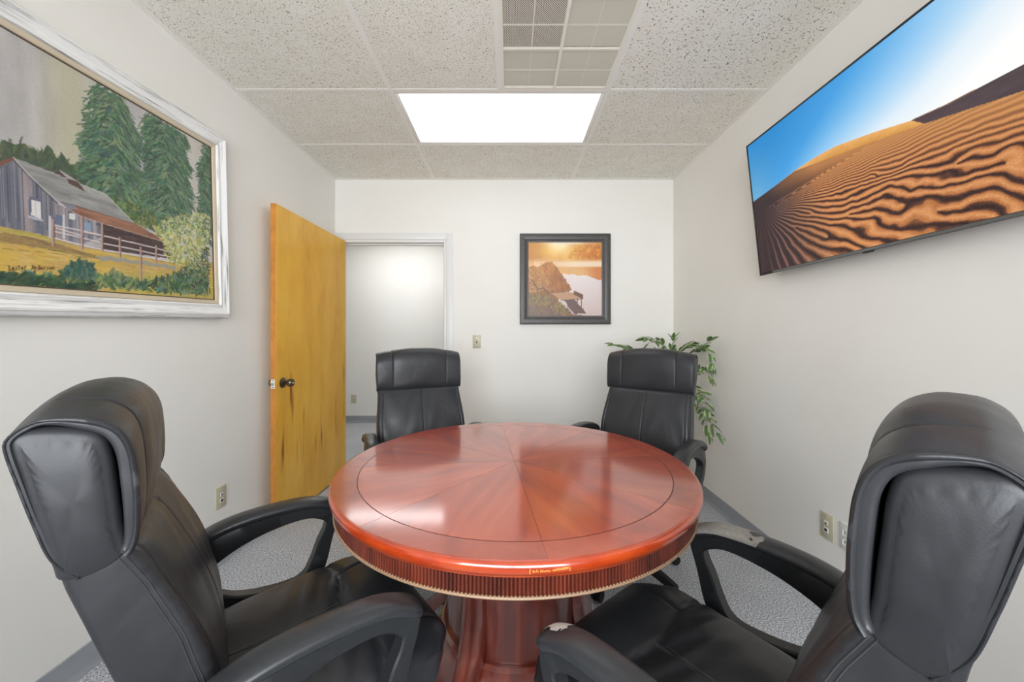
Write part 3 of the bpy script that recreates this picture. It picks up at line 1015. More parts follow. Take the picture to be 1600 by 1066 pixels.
    head = mesh('headrest', v, f, L, e, 80)
    # ---- padded wrap over the top and front of the headrest
    line = [(-0.366, 0.884), (-0.391, 0.92), (-0.407, 0.975), (-0.420, 1.03), (-0.430, 1.075), (-0.430, 1.092), (-0.417, 1.106), (-0.398, 1.113), (-0.362, 1.107), (-0.334, 1.091), (-0.319, 1.06), (-0.313, 1.01), (-0.311, 0.96), (-0.313, 0.922), (-0.321, 0.903)]
    NL = 96
    Ln = catmull(line, NL)
    T = np.gradient(Ln, axis=0); T /= np.linalg.norm(T, axis=1)[:, None]
    nn = np.stack([-T[:, 1], T[:, 0]], 1)
    cen = np.array([-0.375, 1.0])
    nn = np.where(np.sum(nn * (Ln - cen), 1)[:, None] < 0, -nn, nn)
    tt = np.linspace(0, 1, NL)
    over = smooth01((tt - 0.46) / 0.12)            # 0 down the back panel, 1 over the top and front
    th = 0.006 + 0.006 * over * np.sin(PI * np.clip((tt - 0.5) / 0.5, 0, 1)) ** 0.7 + 0.002 * over
    outer = Ln + nn * (th * 0.55)[:, None]; inner = Ln - nn * (th * 0.9)[:, None]
    prof = np.vstack([outer, inner[::-1]])
    def pad_warp(V, N):
        V = arch(V)
        x = V[..., 0]; s = np.abs(x) / 0.252
        seam = np.exp(-((np.abs(x) - 0.158) / 0.0026) ** 2)
        puff = 0.007 * (1 - np.clip(np.abs(x) / 0.158, 0, 1) ** 4) + 0.002 * (np.abs(x) > 0.16) * (1 - np.clip((np.abs(x) - 0.205) / 0.05, -1, 1) ** 2)
        k = V.shape[1]
        om = np.zeros(k); om[:NL] = over * np.sin(PI * tt) ** 0.5
        zz = V[..., 2]
        wr = 0.0016 * np.sin(30 * x + 40 * zz) * np.exp(-((zz - 0.93) / 0.05) ** 2)
        d = (puff - 0.0045 * seam + wr) * om[None, :]
        V = V + N * d[..., None]
        ov = np.concatenate([over, over[::-1]])
        V[..., 0] = V[..., 0] * (1 - 0.026 * (1 - ov))[None, :]
        return V
    v, f = profile_loft(prof, 0.2475, 0.006, 70, pad_warp, True, seams=(-0.158, 0.158))
    pad = mesh('head_pad', v, f, L, e, 80)
    for s in (-1, 1):
        tube('piping', [(s * 0.2465 * (1 - 0.026 * (1 - o_)), *p) for p, o_ in zip(Ln + nn * (th * 0.3)[:, None], over)], 0.002 + 0.0028 * over, L, pad, 6)
    # ---- loop arms
    outer = [(0.118, 0.656), (0.045, 0.682), (-0.06, 0.688), (-0.17, 0.678), (-0.245, 0.645), (-0.276, 0.585), (-0.262, 0.515), (-0.205, 0.462), (-0.12, 0.436), (-0.02, 0.425), (0.05, 0.432), (0.082, 0.475), (0.104, 0.56), (0.122, 0.62)]
    inner = [(0.080, 0.622), (0.03, 0.645), (-0.05, 0.642), (-0.12, 0.626), (-0.18, 0.600), (-0.225, 0.567), (-0.222, 0.535), (-0.175, 0.492), (-0.11, 0.468), (-0.02, 0.458), (0.02, 0.470), (0.042, 0.508), (0.062, 0.560), (0.080, 0.596)]
    n = 112
    def dense(pts):
        p = np.array(pts); out = []
        k = len(p)
        for i in range(k):
            a, b, c, d = p[i - 1], p[i], p[(i + 1) % k], p[(i + 2) % k]
            for t in np.linspace(0, 1, 8, endpoint=False):
                out.append(0.5 * ((2 * b) + (-a + c) * t + (2 * a - 5 * b + 4 * c - d) * t * t + (-a + 3 * b - 3 * c + d) * t ** 3))
        return np.array(out)
    O, I = dense(outer), dense(inner)
    n = len(O)
    hwid = 0.019
    rings = [(O + (I - O) * 0.12, -hwid), (O, -hwid + 0.005), (O, hwid - 0.005), (O + (I - O) * 0.12, hwid), (I + (O - I) * 0.12, hwid), (I, hwid - 0.004), (I, -hwid + 0.004), (I + (O - I) * 0.12, -hwid)]
    av, af = [], []
    for P, x in rings:
        for p in P: av.append((x, p[0], p[1]))
    for r in range(len(rings)):
        r2 = (r + 1) % len(rings)
        for j in range(n): af.append((r * n + j, r * n + (j + 1) % n, r2 * n + (j + 1) % n, r2 * n + j))
    padp = catmull([(0.127, 0.638), (0.109, 0.662), (0.045, 0.688), (-0.06, 0.695), (-0.16, 0.687), (-0.23, 0.664), (-0.272, 0.624)], 70)
    T = np.gradient(padp, axis=0); T /= np.linalg.norm(T, axis=1)[:, None]
    nn = np.stack([-T[:, 1], T[:, 0]], 1); nn = np.where(nn[:, 1:2] < 0, -nn, nn)
    pv, pf = [], []
    K = 20
    for i in range(70):
        endt = min(1.0, i / 6.0, (69 - i) / 6.0)
        sc = 0.45 + 0.55 * math.sin(endt * PI / 2)
        for j in range(K):
            w = 2 * PI * j / K
            cx_, cz_ = math.cos(w), math.sin(w)
            xx = 0.033 * sc * math.copysign(abs(cx_) ** 0.7, cx_); zz = 0.0155 * sc * math.copysign(abs(cz_) ** 0.85, cz_)
            q = padp[i] + nn[i] * zz
            pv.append((xx, q[0], q[1]))
    for i in range(69):
        for j in range(K): pf.append((i * K + j, i * K + (j + 1) % K, (i + 1) * K + (j + 1) % K, (i + 1) * K + j))
    pf.append(list(range(K))[::-1]); pf.append([69 * K + j for j in range(K)])
    arms = []
    AM = PM = BM = CM = None
    for s in (1, -1):
        if AM is None:
            a = mesh('arm_frame', av, af, M['arm_plastic'], e, 35, (s * 0.302, 0, 0)); AM = a.data
            p = mesh('arm_pad', pv, pf, M['arm_pad'], a, 60); PM = p.data
        else:
            a = link('arm_frame', AM, e, (s * 0.302, 0, 0)); p = link('arm_pad', PM, a)
        c = lathe('bolt_cap', [(0, 0), (0.0095, 0), (0.009, 0.003), (0, 0.004)], M['cap'], a, 16)
        c.rotation_euler = (0, -s * PI / 2, 0); c.location = (-s * 0.0188, -0.232, 0.618)
        box('arm_bracket', min(s * 0.18, s * 0.285), max(s * 0.18, s * 0.285), -0.10, 0.03, 0.430, 0.4345 + 0.012, M['nylon'], e, 0.004)
        arms.append((a, p))
    # ---- mechanism, gas lift and five-star base
    box('tilt_mechanism', -0.07, 0.07, -0.11, 0.11, 0.315, 0.361, M['nylon'], e, 0.012)
    lathe('gas_lift', [(0, 0.10), (0.028, 0.10), (0.028, 0.21), (0.02, 0.212), (0.02, 0.32), (0, 0.32)], M['nylon'], e, 24)
    lathe('base_hub', [(0, 0.085), (0.045, 0.085), (0.048, 0.12), (0.034, 0.145), (0.0, 0.145)], M['nylon'], e, 24)
    lg = wh = None
    for i in range(5):
        a = 2 * PI * i / 5 + 0.3
        if lg is None:
            vs, fs = [], []
            sec = [(-1, -1), (1, -1), (1, 0.3), (0.6, 1), (-0.6, 1), (-1, 0.3)]
            for q in range(8):
                t = q / 7; r = 0.03 + 0.27 * t
                w, h, zc = 0.027 - 0.009 * t, 0.02 - 0.006 * t, 0.118 - 0.034 * t ** 1.5
                for x, z in sec: vs.append((r, x * w, zc + z * h))
            for q in range(7):
                for j in range(6): fs.append((q * 6 + j, q * 6 + (j + 1) % 6, (q + 1) * 6 + (j + 1) % 6, (q + 1) * 6 + j))
            fs += [list(range(6))[::-1], [42 + j for j in range(6)]]
            o = mesh('base_leg', vs, fs, M['nylon'], e, 35, rot=(0, 0, a)); lg = o.data
            bmc = bmesh.new()
            for sx in (-1, 1):
                r_ = bmesh.ops.create_cone(bmc, cap_ends=True, segments=20, radius1=0.026, radius2=0.024, depth=0.016)
                bmesh.ops.rotate(bmc, verts=r_['verts'], matrix=Matrix.Rotation(PI / 2, 3, 'X'), cent=(0, 0, 0))
                bmesh.ops.translate(bmc, verts=r_['verts'], vec=(0.29, sx * 0.014, 0.0262))
            bm_box(bmc, 0.275, 0.31, -0.006, 0.006, 0.03, 0.075, 0.003, 1)
            o2 = bm_obj('caster', bmc, M['nylon'], e, 40, rot=(0, 0, a)); wh = o2.data
        else:
            link('base_leg', lg, e, rot=(0, 0, a)); link('caster', wh, e, rot=(0, 0, a))
    return e, arms

GRP = 'office chairs around the round table'
chair, arms = build_chair('office_chair')
spots = [
    (0.379, 0.8185, 39.4, 'black leather office chair in the right foreground with grey worn, peeling armrests'),
    (-0.485, 0.958, -50.7, 'black leather office chair in the left foreground below the barn painting'),
    (-0.410, 1.990, 204.8, 'black leather office chair behind the table, in front of the doorway'),
    (0.596, 1.959, 139.4, 'black leather office chair behind the table, in front of the leafy plant'),
]
chairs = []
for i, (x, y, a, lab) in enumerate(spots):
    o = chair if i == 0 else copy_tree(chair)
    o.location = (x, y, 0); o.rotation_euler = (0, 0, math.radians(a))
    tag(o, lab, 'chair', GRP)
    chairs.append(o)

# wear on the near-right chair's arm pads: shells cut from the pad surface with ragged edges
def wear(pad, name, mat, test, lift):
    me = pad.data
    bm = bmesh.new(); bm.from_mesh(me)
    bmesh.ops.subdivide_edges(bm, edges=bm.edges[:], cuts=2, use_grid_fill=True)
    bm.normal_update()
    kill = [fc for fc in bm.faces if not test(fc.calc_center_median(), fc.normal)]
    bmesh.ops.delete(bm, geom=kill, context='FACES')
    bm.normal_update()
    for v in bm.verts: v.co += v.normal * lift
    me2 = bpy.data.meshes.new(name); bm.to_mesh(me2); bm.free(); shade(me2, 60)
    me2.materials.append(mat)
    return link(name, me2, pad.parent)
from mathutils import noise as mnoise
def nz(p, s): return mnoise.noise(Vector(p) * s)
wear(arms[0][1], 'worn_patch', M['worn'], lambda c, n: n.z > 0.05 + 0.25 * nz(c, 60) and c.y > -0.035 + 0.045 * nz(c, 45) + 0.6 * c.x, 0.0007)
wear(arms[1][1], 'peeling_strip', M['peel'], lambda c, n: c.y > 0.075 + 0.018 * nz(c, 80) and c.z > 0.655 + 0.012 * nz(c, 90) and c.x > -0.006 + 0.01 * nz(c, 70), 0.0012)
for k in range(5):
    x = 0.028 + 0.0022 * k
    p = catmull([(x - 0.004, 0.088 - 0.004 * k, 0.676), (x + 0.004, 0.085 - 0.004 * k, 0.668), (x + 0.0065, 0.083 - 0.004 * k + 0.002 * math.sin(k), 0.652), (x + 0.006, 0.081 - 0.003 * k, 0.640 - 0.004 * (k % 3))], 10)
    tube('peeling_shred', p, 0.0016, M['peel'], arms[1][0], 5)

# ================================================================== PICTURES (colour printed on dense grids)
def vnoise(u, v, su, sv, seed):
    r = np.random.default_rng(seed)
    g = r.random((int(sv) + 3, int(su) + 3))
    x, y = u * su, v * sv
    x = np.clip(x, 0, su + 0.999); y = np.clip(y, 0, sv + 0.999)
    i, j = np.floor(x).astype(int), np.floor(y).astype(int)
    a, b = x - i, y - j
    a, b = a * a * (3 - 2 * a), b * b * (3 - 2 * b)
    return (g[j, i] * (1 - a) + g[j, i + 1] * a) * (1 - b) + (g[j + 1, i] * (1 - a) + g[j + 1, i + 1] * a) * b

def fbm(u, v, su, sv, seed, o=4):
    t, amp, s = 0, 0.5, 0
    for k in range(o):
        t = t + amp * vnoise(u, v, su * 2 ** k, sv * 2 ** k, seed + k); s += amp; amp *= 0.5
    return t / s

def inside(U, V, poly):
    res = np.zeros(U.shape, bool)
    n = len(poly)
    for i in range(n):
        x1, y1 = poly[i]; x2, y2 = poly[(i + 1) % n]
        if y1 == y2: continue
        c = ((y1 > V) != (y2 > V)) & (U < (x2 - x1) * (V - y1) / (y2 - y1) + x1)
        res ^= c
    return res

class Canvas:
    def __init__(self, nx, ny, asp):
        self.nx, self.ny, self.asp = nx, ny, asp
        self.U, self.V = np.meshgrid((np.arange(nx)) / (nx - 1), (np.arange(ny)) / (ny - 1))
        self.C = np.zeros((ny, nx, 3))
    def put(self, mask, col, a=1.0):
        col = np.asarray(col, float)
        m = (mask * a)[..., None] if not np.isscalar(mask) else mask
        self.C = self.C * (1 - m) + col * m
    def poly(self, pts, col, a=1.0, jit=0.0, seed=1):
        U, V = self.U, self.V
        if jit:
            U = U + jit * (vnoise(U, V, 60, 50, seed) - .5) * 2; V = V + jit * (vnoise(self.U, V, 60, 50, seed + 9) - .5) * 2
        m = inside(U, V, pts).astype(float)
        self.put(m, col, a)
        return m > 0
    def line(self, pts, w, col, a=1.0):
        for (x1, y1), (x2, y2) in zip(pts[:-1], pts[1:]):
            pad = w * 2
            i0, i1 = int(max(0, (min(x1, x2) - pad) * self.nx)), int(min(self.nx, (max(x1, x2) + pad) * self.nx + 2))
            j0, j1 = int(max(0, (min(y1, y2) - pad) * self.ny)), int(min(self.ny, (max(y1, y2) + pad) * self.ny + 2))
            if i1 <= i0 or j1 <= j0: continue
            X = (self.U[j0:j1, i0:i1] - x1) * self.asp; Y = self.V[j0:j1, i0:i1] - y1
            dx, dy = (x2 - x1) * self.asp, y2 - y1
            t = np.clip((X * dx + Y * dy) / (dx * dx + dy * dy + 1e-12), 0, 1)
            d = np.hypot(X - t * dx, Y - t * dy)
            m = np.clip((w - d) / (0.5 * w) , 0, 1)[..., None] * a
            self.C[j0:j1, i0:i1] = self.C[j0:j1, i0:i1] * (1 - m) + np.asarray(col, float) * m
    def dab(self, x, y, ln, wd, ang, col, a=0.8):
        self.line([(x - ln * math.cos(ang) / self.asp, y - ln * math.sin(ang)), (x + ln * math.cos(ang) / self.asp, y + ln * math.sin(ang))], wd, col, a)
    def dabs(self, pts, n, cols, ln, wd, angf, seed, a=0.75):
        r = np.random.default_rng(seed)
        P = np.array(pts)
        lo, hi = P.min(0), P.max(0)
        q = lo + (hi - lo) * r.random((n * 3, 2))
        q = q[inside(q[:, 0], q[:, 1], pts)][:n]
        for x, y in q:
            c = np.array(cols[r.integers(len(cols))]) + r.normal(0, 7, 3)
            self.dab(x, y, ln * r.uniform(.5, 1.4), wd * r.uniform(.6, 1.3), angf(x, y, r), c, a)

def picture(name, cv, w, h, mat, parent):
    nx, ny = cv.nx, cv.ny
    X = (cv.U - 0.5) * w; Z = (cv.V - 0.5) * h
    co = np.stack([X, np.zeros_like(X), Z], -1).reshape(-1, 3).astype(np.float32)
    i, j = np.meshgrid(np.arange(nx - 1), np.arange(ny - 1))
    a = (j * nx + i).ravel()
    q = np.stack([a, a + 1, a + nx + 1, a + nx], 1).astype(np.int32)
    me = bpy.data.meshes.new(name)
    me.vertices.add(len(co)); me.vertices.foreach_set('co', co.ravel())
    me.loops.add(q.size); me.loops.foreach_set('vertex_index', q.ravel())
    me.polygons.add(len(q))
    me.polygons.foreach_set('loop_start', np.arange(0, q.size, 4, dtype=np.int32))
    me.polygons.foreach_set('loop_total', np.full(len(q), 4, dtype=np.int32))
    me.update(calc_edges=True)
    at = me.color_attributes.new('print', 'FLOAT_COLOR', 'POINT')
    rgba = np.ones((len(co), 4), np.float32); rgba[:, :3] = lin_np(cv.C.reshape(-1, 3))
    at.data.foreach_set('color', rgba.ravel())
    me.materials.append(mat)
    return link(name, me, parent)

def frame_sweep(name, w, h, prof, mat, parent):
    """four mitred frame sides; prof = (distance outward from the opening edge, depth toward the viewer = -y)"""
    k = len(prof)
    for i, (dx, dz) in enumerate(((0, -1), (1, 0), (0, 1), (-1, 0))):
        vs, fs = [], []
        ends = ((-1, -1), (1, -1)) if i == 0 else ((1, -1), (1, 1)) if i == 1 else ((1, 1), (-1, 1)) if i == 2 else ((-1, 1), (-1, -1))
        for (sx, sz) in ends:
            for d, y in prof: vs.append((sx * (w / 2 + d), -y, sz * (h / 2 + d)))
        fs = [(j, (j + 1) % k, k + (j + 1) % k, k + j) for j in range(k)] + [list(range(k))[::-1], [k + j for j in range(k)]]
        mesh(name, vs, fs, mat[i % 2] if isinstance(mat, tuple) else mat, parent, 30)

PD = {
'gable':[(-0.0, 0.319), (0.216, 0.459), (0.248, 0.501), (0.284, 0.458), (0.357, 0.377), (0.334, 0.218), (0.256, 0.223), (0.21, 0.22), (0, 0.22)],
'roof':[(0.247, 0.508), (0.345, 0.499), (0.435, 0.485), (0.506, 0.477), (0.608, 0.37), (0.493, 0.376), (0.364, 0.38), (0.355, 0.378), (0.284, 0.458)],
'roofl':[(0.216, 0.475), (0.247, 0.508), (0.249, 0.499), (0.216, 0.456)],
'cup':[(0.349, 0.498), (0.362, 0.517), (0.418, 0.491), (0.44, 0.457), (0.388, 0.473), (0.384, 0.492)],
'cupr':[(0.362, 0.517), (0.369, 0.519), (0.422, 0.492), (0.385, 0.494)],
'leanroof':[(0.361, 0.379), (0.399, 0.382), (0.493, 0.376), (0.608, 0.37), (0.742, 0.318), (0.727, 0.309), (0.513, 0.328), (0.422, 0.338), (0.385, 0.356)],
'leanroof_l':[(0.361, 0.379), (0.399, 0.382), (0.413, 0.369), (0.385, 0.356)],
'leanwall':[(0.338, 0.373), (0.385, 0.358), (0.422, 0.338), (0.489, 0.327), (0.488, 0.263), (0.419, 0.21), (0.334, 0.214)],
'leandark':[(0.489, 0.335), (0.513, 0.328), (0.727, 0.309), (0.763, 0.254), (0.762, 0.219), (0.486, 0.206)],
'winf':[(0.28, 0.369), (0.314, 0.37), (0.312, 0.275), (0.278, 0.283)],
'win':[(0.286, 0.356), (0.31, 0.358), (0.308, 0.285), (0.284, 0.294)],
'sill':[(0.276, 0.29), (0.313, 0.287), (0.313, 0.276), (0.276, 0.28)],
'win2':[(0.387, 0.34), (0.404, 0.343), (0.403, 0.314), (0.386, 0.315)],
'door':[(0.343, 0.318), (0.367, 0.322), (0.365, 0.268), (0.342, 0.279)],
'bwin':[(0.431, 0.318), (0.451, 0.319), (0.45, 0.277), (0.43, 0.278)],
'posts':[[(0.339, 0.293), (0.337, 0.185)], [(0.424, 0.337), (0.421, 0.189)], [(0.489, 0.329), (0.486, 0.198)], [(0.55, 0.277), (0.548, 0.182)], [(0.631, 0.25), (0.627, 0.057)], [(0.698, 0.275), (0.696, 0.184)]],
'wposts':[[(0.332, 0.304), (0.33, 0.216)], [(0.37, 0.324), (0.368, 0.224)]],
'rails':[[(0.342, 0.272), (0.42, 0.273), (0.488, 0.272), (0.551, 0.269), (0.698, 0.264), (0.763, 0.258)], [(0.341, 0.245), (0.42, 0.241), (0.487, 0.234), (0.551, 0.234), (0.697, 0.231), (0.762, 0.231)], [(0.34, 0.216), (0.419, 0.207), (0.486, 0.202), (0.55, 0.202), (0.696, 0.203), (0.777, 0.202)], [(0.423, 0.267), (0.488, 0.27)], [(0.348, 0.262), (0.42, 0.25)]],
'grass':[(0.21, 0.222), (0.256, 0.223), (0.334, 0.216), (0.419, 0.199), (0.486, 0.198), (0.769, 0.199), (1.031, 0.253)],
'shadow':[(0.21, 0.2), (0.282, 0.202), (0.372, 0.187), (0.478, 0.166), (0.477, 0.155), (0.32, 0.16), (0.209, 0.172)],
'blue':[(0.462, 0.165), (0.521, 0.176), (0.629, 0.18), (0.792, 0.178), (0.792, 0.159), (0.596, 0.157), (0.477, 0.149)],
'line1':[(0.208, 0.138), (0.32, 0.147), (0.437, 0.153)],
'line2':[(0.207, 0.072), (0.279, 0.083), (0.352, 0.087)],
'hill':[(0.218, 0.55), (0.232, 0.56), (0.239, 0.557), (0.257, 0.562), (0.264, 0.57), (0.268, 0.609), (0.271, 0.577), (0.287, 0.574), (0.3, 0.563), (0.31, 0.559), (0.315, 0.595), (0.318, 0.567), (0.331, 0.607), (0.347, 0.591), (0.349, 0.568), (0.362, 0.569), (0.371, 0.601), (0.381, 0.57), (0.404, 0.558), (0.447, 0.563), (0.487, 0.569), (0.553, 0.596), (0.608, 0.363), (0.493, 0.37), (0.248, 0.501), (0.216, 0.465)],
't1':[(0.484, 0.978), (0.538, 0.975), (0.585, 0.963), (0.62, 0.857), (0.65, 0.809), (0.622, 0.725), (0.66, 0.558), (0.649, 0.433), (0.69, 0.395), (0.609, 0.385), (0.515, 0.445), (0.452, 0.509), (0.424, 0.562), (0.451, 0.642), (0.432, 0.683), (0.458, 0.765), (0.449, 0.818)],
't2':[(0.681, 0.983), (0.768, 0.973), (0.842, 0.977), (0.865, 0.941), (0.839, 0.868), (0.883, 0.808), (0.853, 0.742), (0.886, 0.64), (0.868, 0.496), (0.812, 0.418), (0.718, 0.362), (0.649, 0.416), (0.66, 0.541), (0.645, 0.602), (0.674, 0.696), (0.656, 0.745), (0.677, 0.826), (0.66, 0.883)],
't3':[(0.976, 1.01), (1.02, 0.995), (0.993, 0.352), (0.925, 0.435), (0.92, 0.534), (0.938, 0.683), (0.93, 0.821), (0.954, 0.895)],
'bush':[(0.69, 0.374), (0.745, 0.437), (0.824, 0.492), (0.901, 0.536), (0.985, 0.552), (0.976, 0.203), (0.883, 0.166), (0.792, 0.187), (0.74, 0.23), (0.727, 0.307)],
'bush_dark':[(0.693, 0.054), (0.767, 0.109), (0.876, 0.223), (0.97, 0.344), (0.977, 0.033), (0.692, 0.02)],
'gb':[(0.206, 0.041), (0.227, 0.039), (0.278, 0.054), (0.351, 0.046), (0.37, 0.09), (0.407, 0.118), (0.451, 0.105), (0.465, 0.071), (0.519, 0.11), (0.564, 0.078), (0.626, 0.067), (0.693, 0.089), (0.768, 0.128), (0.967, 0.201), (0.963, 0.032), (0.692, 0.024), (0.454, 0.024), (0.206, 0.02)],
'sig':[(0.229, 0.056), (0.265, 0.067), (0.277, 0.065), (0.339, 0.081)],
'skyY':[(0.318, 0.961), (0.464, 1.006), (0.455, 0.614), (0.378, 0.627)],
}

def paint_barn():
    cv = Canvas(430, 324, 1.016 / 0.765)
    U, V = cv.U, cv.V
    n1 = fbm(U, V, 30, 4, 11); n2 = fbm(U, V, 6, 6, 15)
    sky = np.array([186, 182, 180])[None, None] + (n1[..., None] - .5) * np.array([34, 32, 30]) + (n2[..., None] - .5) * np.array([16, 14, 18])
    cv.C[:] = sky
    yel = np.exp(-((U - 0.40) / 0.07) ** 2) * (V > 0.55)
    cv.put(yel * 0.55, (188, 184, 140))
    cv.put(np.clip((U - 0.62) / 0.1, 0, 1) * 0.6, (206, 200, 188))
    greens_d = [(52, 78, 58), (64, 92, 66), (40, 62, 50), (76, 104, 74)]
    greens_m = [(76, 100, 72), (52, 84, 64), (96, 124, 88), (44, 70, 56), (84, 112, 92)]
    # distant tree line
    cv.poly(PD['hill'], (78, 92, 72), 1, 0.006, 3)
    cv.dabs(PD['hill'], 500, [(66, 84, 64), (86, 98, 74), (58, 76, 60), (100, 104, 80)], .014, .006, lambda x, y, r: r.uniform(.8, 2.2), 4, .6)
    # conifers
    for key, n, sd in (('t1', 1100, 21), ('t2', 1100, 31), ('t3', 340, 41)):
        P = PD[key]
        cx = np.mean([p[0] for p in P])
        cv.poly(P, (82, 106, 86), .85, 0.022, sd)
        def ang(x, y, r, cx=cx): return (-0.75 if x > cx else PI + 0.75) + r.normal(0, .35)
        cv.dabs(P, n, [(58, 88, 70), (72, 104, 80), (96, 126, 98), (48, 74, 62), (122, 146, 108), (70, 100, 94), (140, 158, 118)], .020, .0055, ang, sd + 1, .62)
        # feathered branch tips over the outline
        r = np.random.default_rng(sd + 5)
        for i in range(len(P)):
            x1, y1 = P[i]; x2, y2 = P[(i + 1) % len(P)]
            for t in r.random(26):
                x, y = x1 + (x2 - x1) * t, y1 + (y2 - y1) * t
                cv.dab(x + r.normal(0, .008), y + r.normal(0, .008), .022 * r.uniform(.5, 1.5), .0042, ang(x, y, r), np.array(greens_m[r.integers(5)]) + 14 + r.normal(0, 8, 3), .7)
    base = [(0.45, 0.40), (0.70, 0.36), (0.70, 0.45), (0.60, 0.47), (0.52, 0.47)]
    cv.dabs(base, 160, [(92, 112, 62), (132, 140, 84), (66, 88, 60)], .012, .007, lambda x, y, r: r.uniform(0, PI), 51, .7)
    # barn
    pl = vnoise(U, V, 110, 3, 61); pl2 = fbm(U, V, 70, 5, 63)
    wallc = np.stack([120 + 60 * (pl - .5) + 40 * (pl2 - .5), 120 + 52 * (pl - .5) + 36 * (pl2 - .5), 130 + 44 * (pl - .5) + 30 * (pl2 - .5)], -1)
    warm = vnoise(U, V, 40, 4, 66)
    wallc = wallc + np.clip(warm - .6, 0, 1)[..., None] * np.array([70, 30, 6])
    for key in ('gable', 'leanwall'):
        m = inside(U, V, PD[key])[..., None]
        cv.C = np.where(m, wallc + (14 if key == 'leanwall' else 0), cv.C)
    r = np.random.default_rng(70)
    gm = PD['gable']
    for x in np.arange(0.01, 0.35, 0.0085):
        x += r.normal(0, .001)
        top = np.interp(x, [0, .216, .248, .357], [.32, .455, .495, .375])
        bot = 0.222
        c = [(70, 70, 82), (150, 150, 158), (96, 84, 80), (60, 60, 70)][r.integers(4)]
        cv.line([(x, top - .008), (x, bot + r.uniform(0, .05))], .0014, c, .75)
    for x in np.arange(0.345, 0.485, 0.010):
        cv.line([(x, np.interp(x, [.34, .385, .422, .489], [.368, .352, .33, .32])), (x, np.interp(x, [.335, .42, .488], [.222, .213, .265]))], .0013, (92, 86, 86), .6)
    cv.poly(PD['leandark'], (78, 62, 62), 1)
    cv.dabs(PD['leandark'], 120, [(66, 52, 54), (90, 72, 70)], .02, .006, lambda x, y, r: 0.05, 71, .5)
    rf = fbm(U, V, 16, 60, 73)
    m = cv.poly(PD['roof'], (150, 149, 146))
    cv.C = np.where(m[..., None], cv.C + (rf[..., None] - .5) * 60, cv.C)
    cv.line([PD['roof'][1], PD['roof'][2], PD['roof'][3], PD['roof'][4]], .003, (196, 194, 186), .8)
    cv.line([PD['roof'][0], (0.284, .455), (0.357, .376)], .0035, (188, 184, 180), .9)
    cv.line([(0.247, 0.498), (0.284, .447), (0.355, .368)], .0025, (64, 58, 58), .8)
    cv.poly(PD['roofl'], (128, 84, 70))
    cv.poly(PD['cup'], (92, 70, 64)); cv.poly(PD['cupr'], (166, 164, 160))
    m = cv.poly(PD['leanroof'], (146, 104, 84))
    cv.C = np.where(m[..., None], cv.C + (rf[..., None] - .5) * np.array([70, 56, 46]), cv.C)
    cv.poly(PD['leanroof_l'], (130, 132, 144))
    cv.line([PD['leanroof'][8], PD['leanroof'][7], PD['leanroof'][6], PD['leanroof'][5]], .002, (204, 182, 166), .8)
    cv.line([PD['leanroof'][0], PD['leanroof'][1], PD['leanroof'][2], PD['leanroof'][3]], .002, (92, 80, 76), .8)
    cv.poly(PD['winf'], (104, 108, 128)); cv.poly(PD['win'], (222, 220, 216)); cv.poly(PD['sill'], (176, 178, 190))
    cv.poly(PD['win2'], (214, 214, 214)); cv.poly(PD['door'], (106, 116, 138)); cv.poly(PD['bwin'], (140, 158, 182))
    cv.line([(0.296, .357), (0.296, .29)], .001, (190, 188, 186), .8)
    # meadow
    G = list(PD['grass']); G = [(0, .225)] + G + [(1.03, 0), (0, 0)]
    m = inside(U, V, G)
    b1, b2 = fbm(U, V, 8, 20, 81), fbm(U, V, 30, 12, 85)
    gold = np.stack([204 + 34 * (b1 - .5), 170 + 36 * (b1 - .5), 92 + 50 * (b2 - .5)], -1)
    green = np.array([168, 160, 78])
    k = np.clip((V - 0.17) / 0.05, 0, 1)[..., None] * np.clip((.45 - U) / .1, 0, 1)[..., None]
    gold = gold * (1 - .7 * k) + green * .7 * k
    k = np.clip((U - 0.45) / 0.25, 0, 1)[..., None] * np.clip((.15 - V) / .05, 0, 1)[..., None]
    gold = gold * (1 - .6 * k) + np.array([176, 176, 84]) * .6 * k
    cv.C = np.where(m[..., None], gold, cv.C)
    cv.dabs(G, 700, [(214, 184, 104), (196, 158, 82), (180, 150, 96), (222, 196, 120), (176, 164, 84)], .018, .005, lambda x, y, r: r.normal(-.08, .12), 87, .45)
    cv.poly([(0, .2)] + PD['shadow'][:-1] + [(0, .165)], (150, 124, 84), .55, .004, 5)
    cv.dabs(PD['shadow'], 90, [(136, 108, 76), (160, 132, 84)], .02, .004, lambda x, y, r: -.12, 89, .5)
    cv.poly(PD['blue'], (150, 154, 154), .8, .006, 6)
    cv.line([(0, .13)] + PD['line1'], .0014, (110, 88, 50), .6); cv.line([(0, .06)] + PD['line2'], .0012, (140, 108, 60), .5)
    # fence
    for pl_ in PD['rails']: cv.line(pl_, .0042, (216, 204, 200), .95)
    for pl_ in PD['rails']: cv.line([(x, y - .006) for x, y in pl_], .0018, (120, 96, 94), .6)
    for p in PD['wposts']: cv.line(p, .0055, (206, 204, 208))
    for p in PD['posts']:
        cv.line(p, .0068, (184, 156, 146)); cv.line([(x + .0035, y) for x, y in p], .0026, (104, 78, 72), .85)
    # bushes
    cv.dabs(PD['bush'], 900, [(180, 182, 96), (206, 202, 124), (150, 158, 92), (120, 134, 84), (214, 212, 150)], .009, .006, lambda x, y, r: r.uniform(0, PI), 91, .7)
    up = [(0.70, .36), (.75, .43), (.83, .49), (.99, .55), (.99, .42), (.85, .38)]
    cv.dabs(up, 260, [(150, 168, 130), (206, 208, 176), (96, 120, 92)], .007, .004, lambda x, y, r: r.uniform(0, PI), 93, .8)
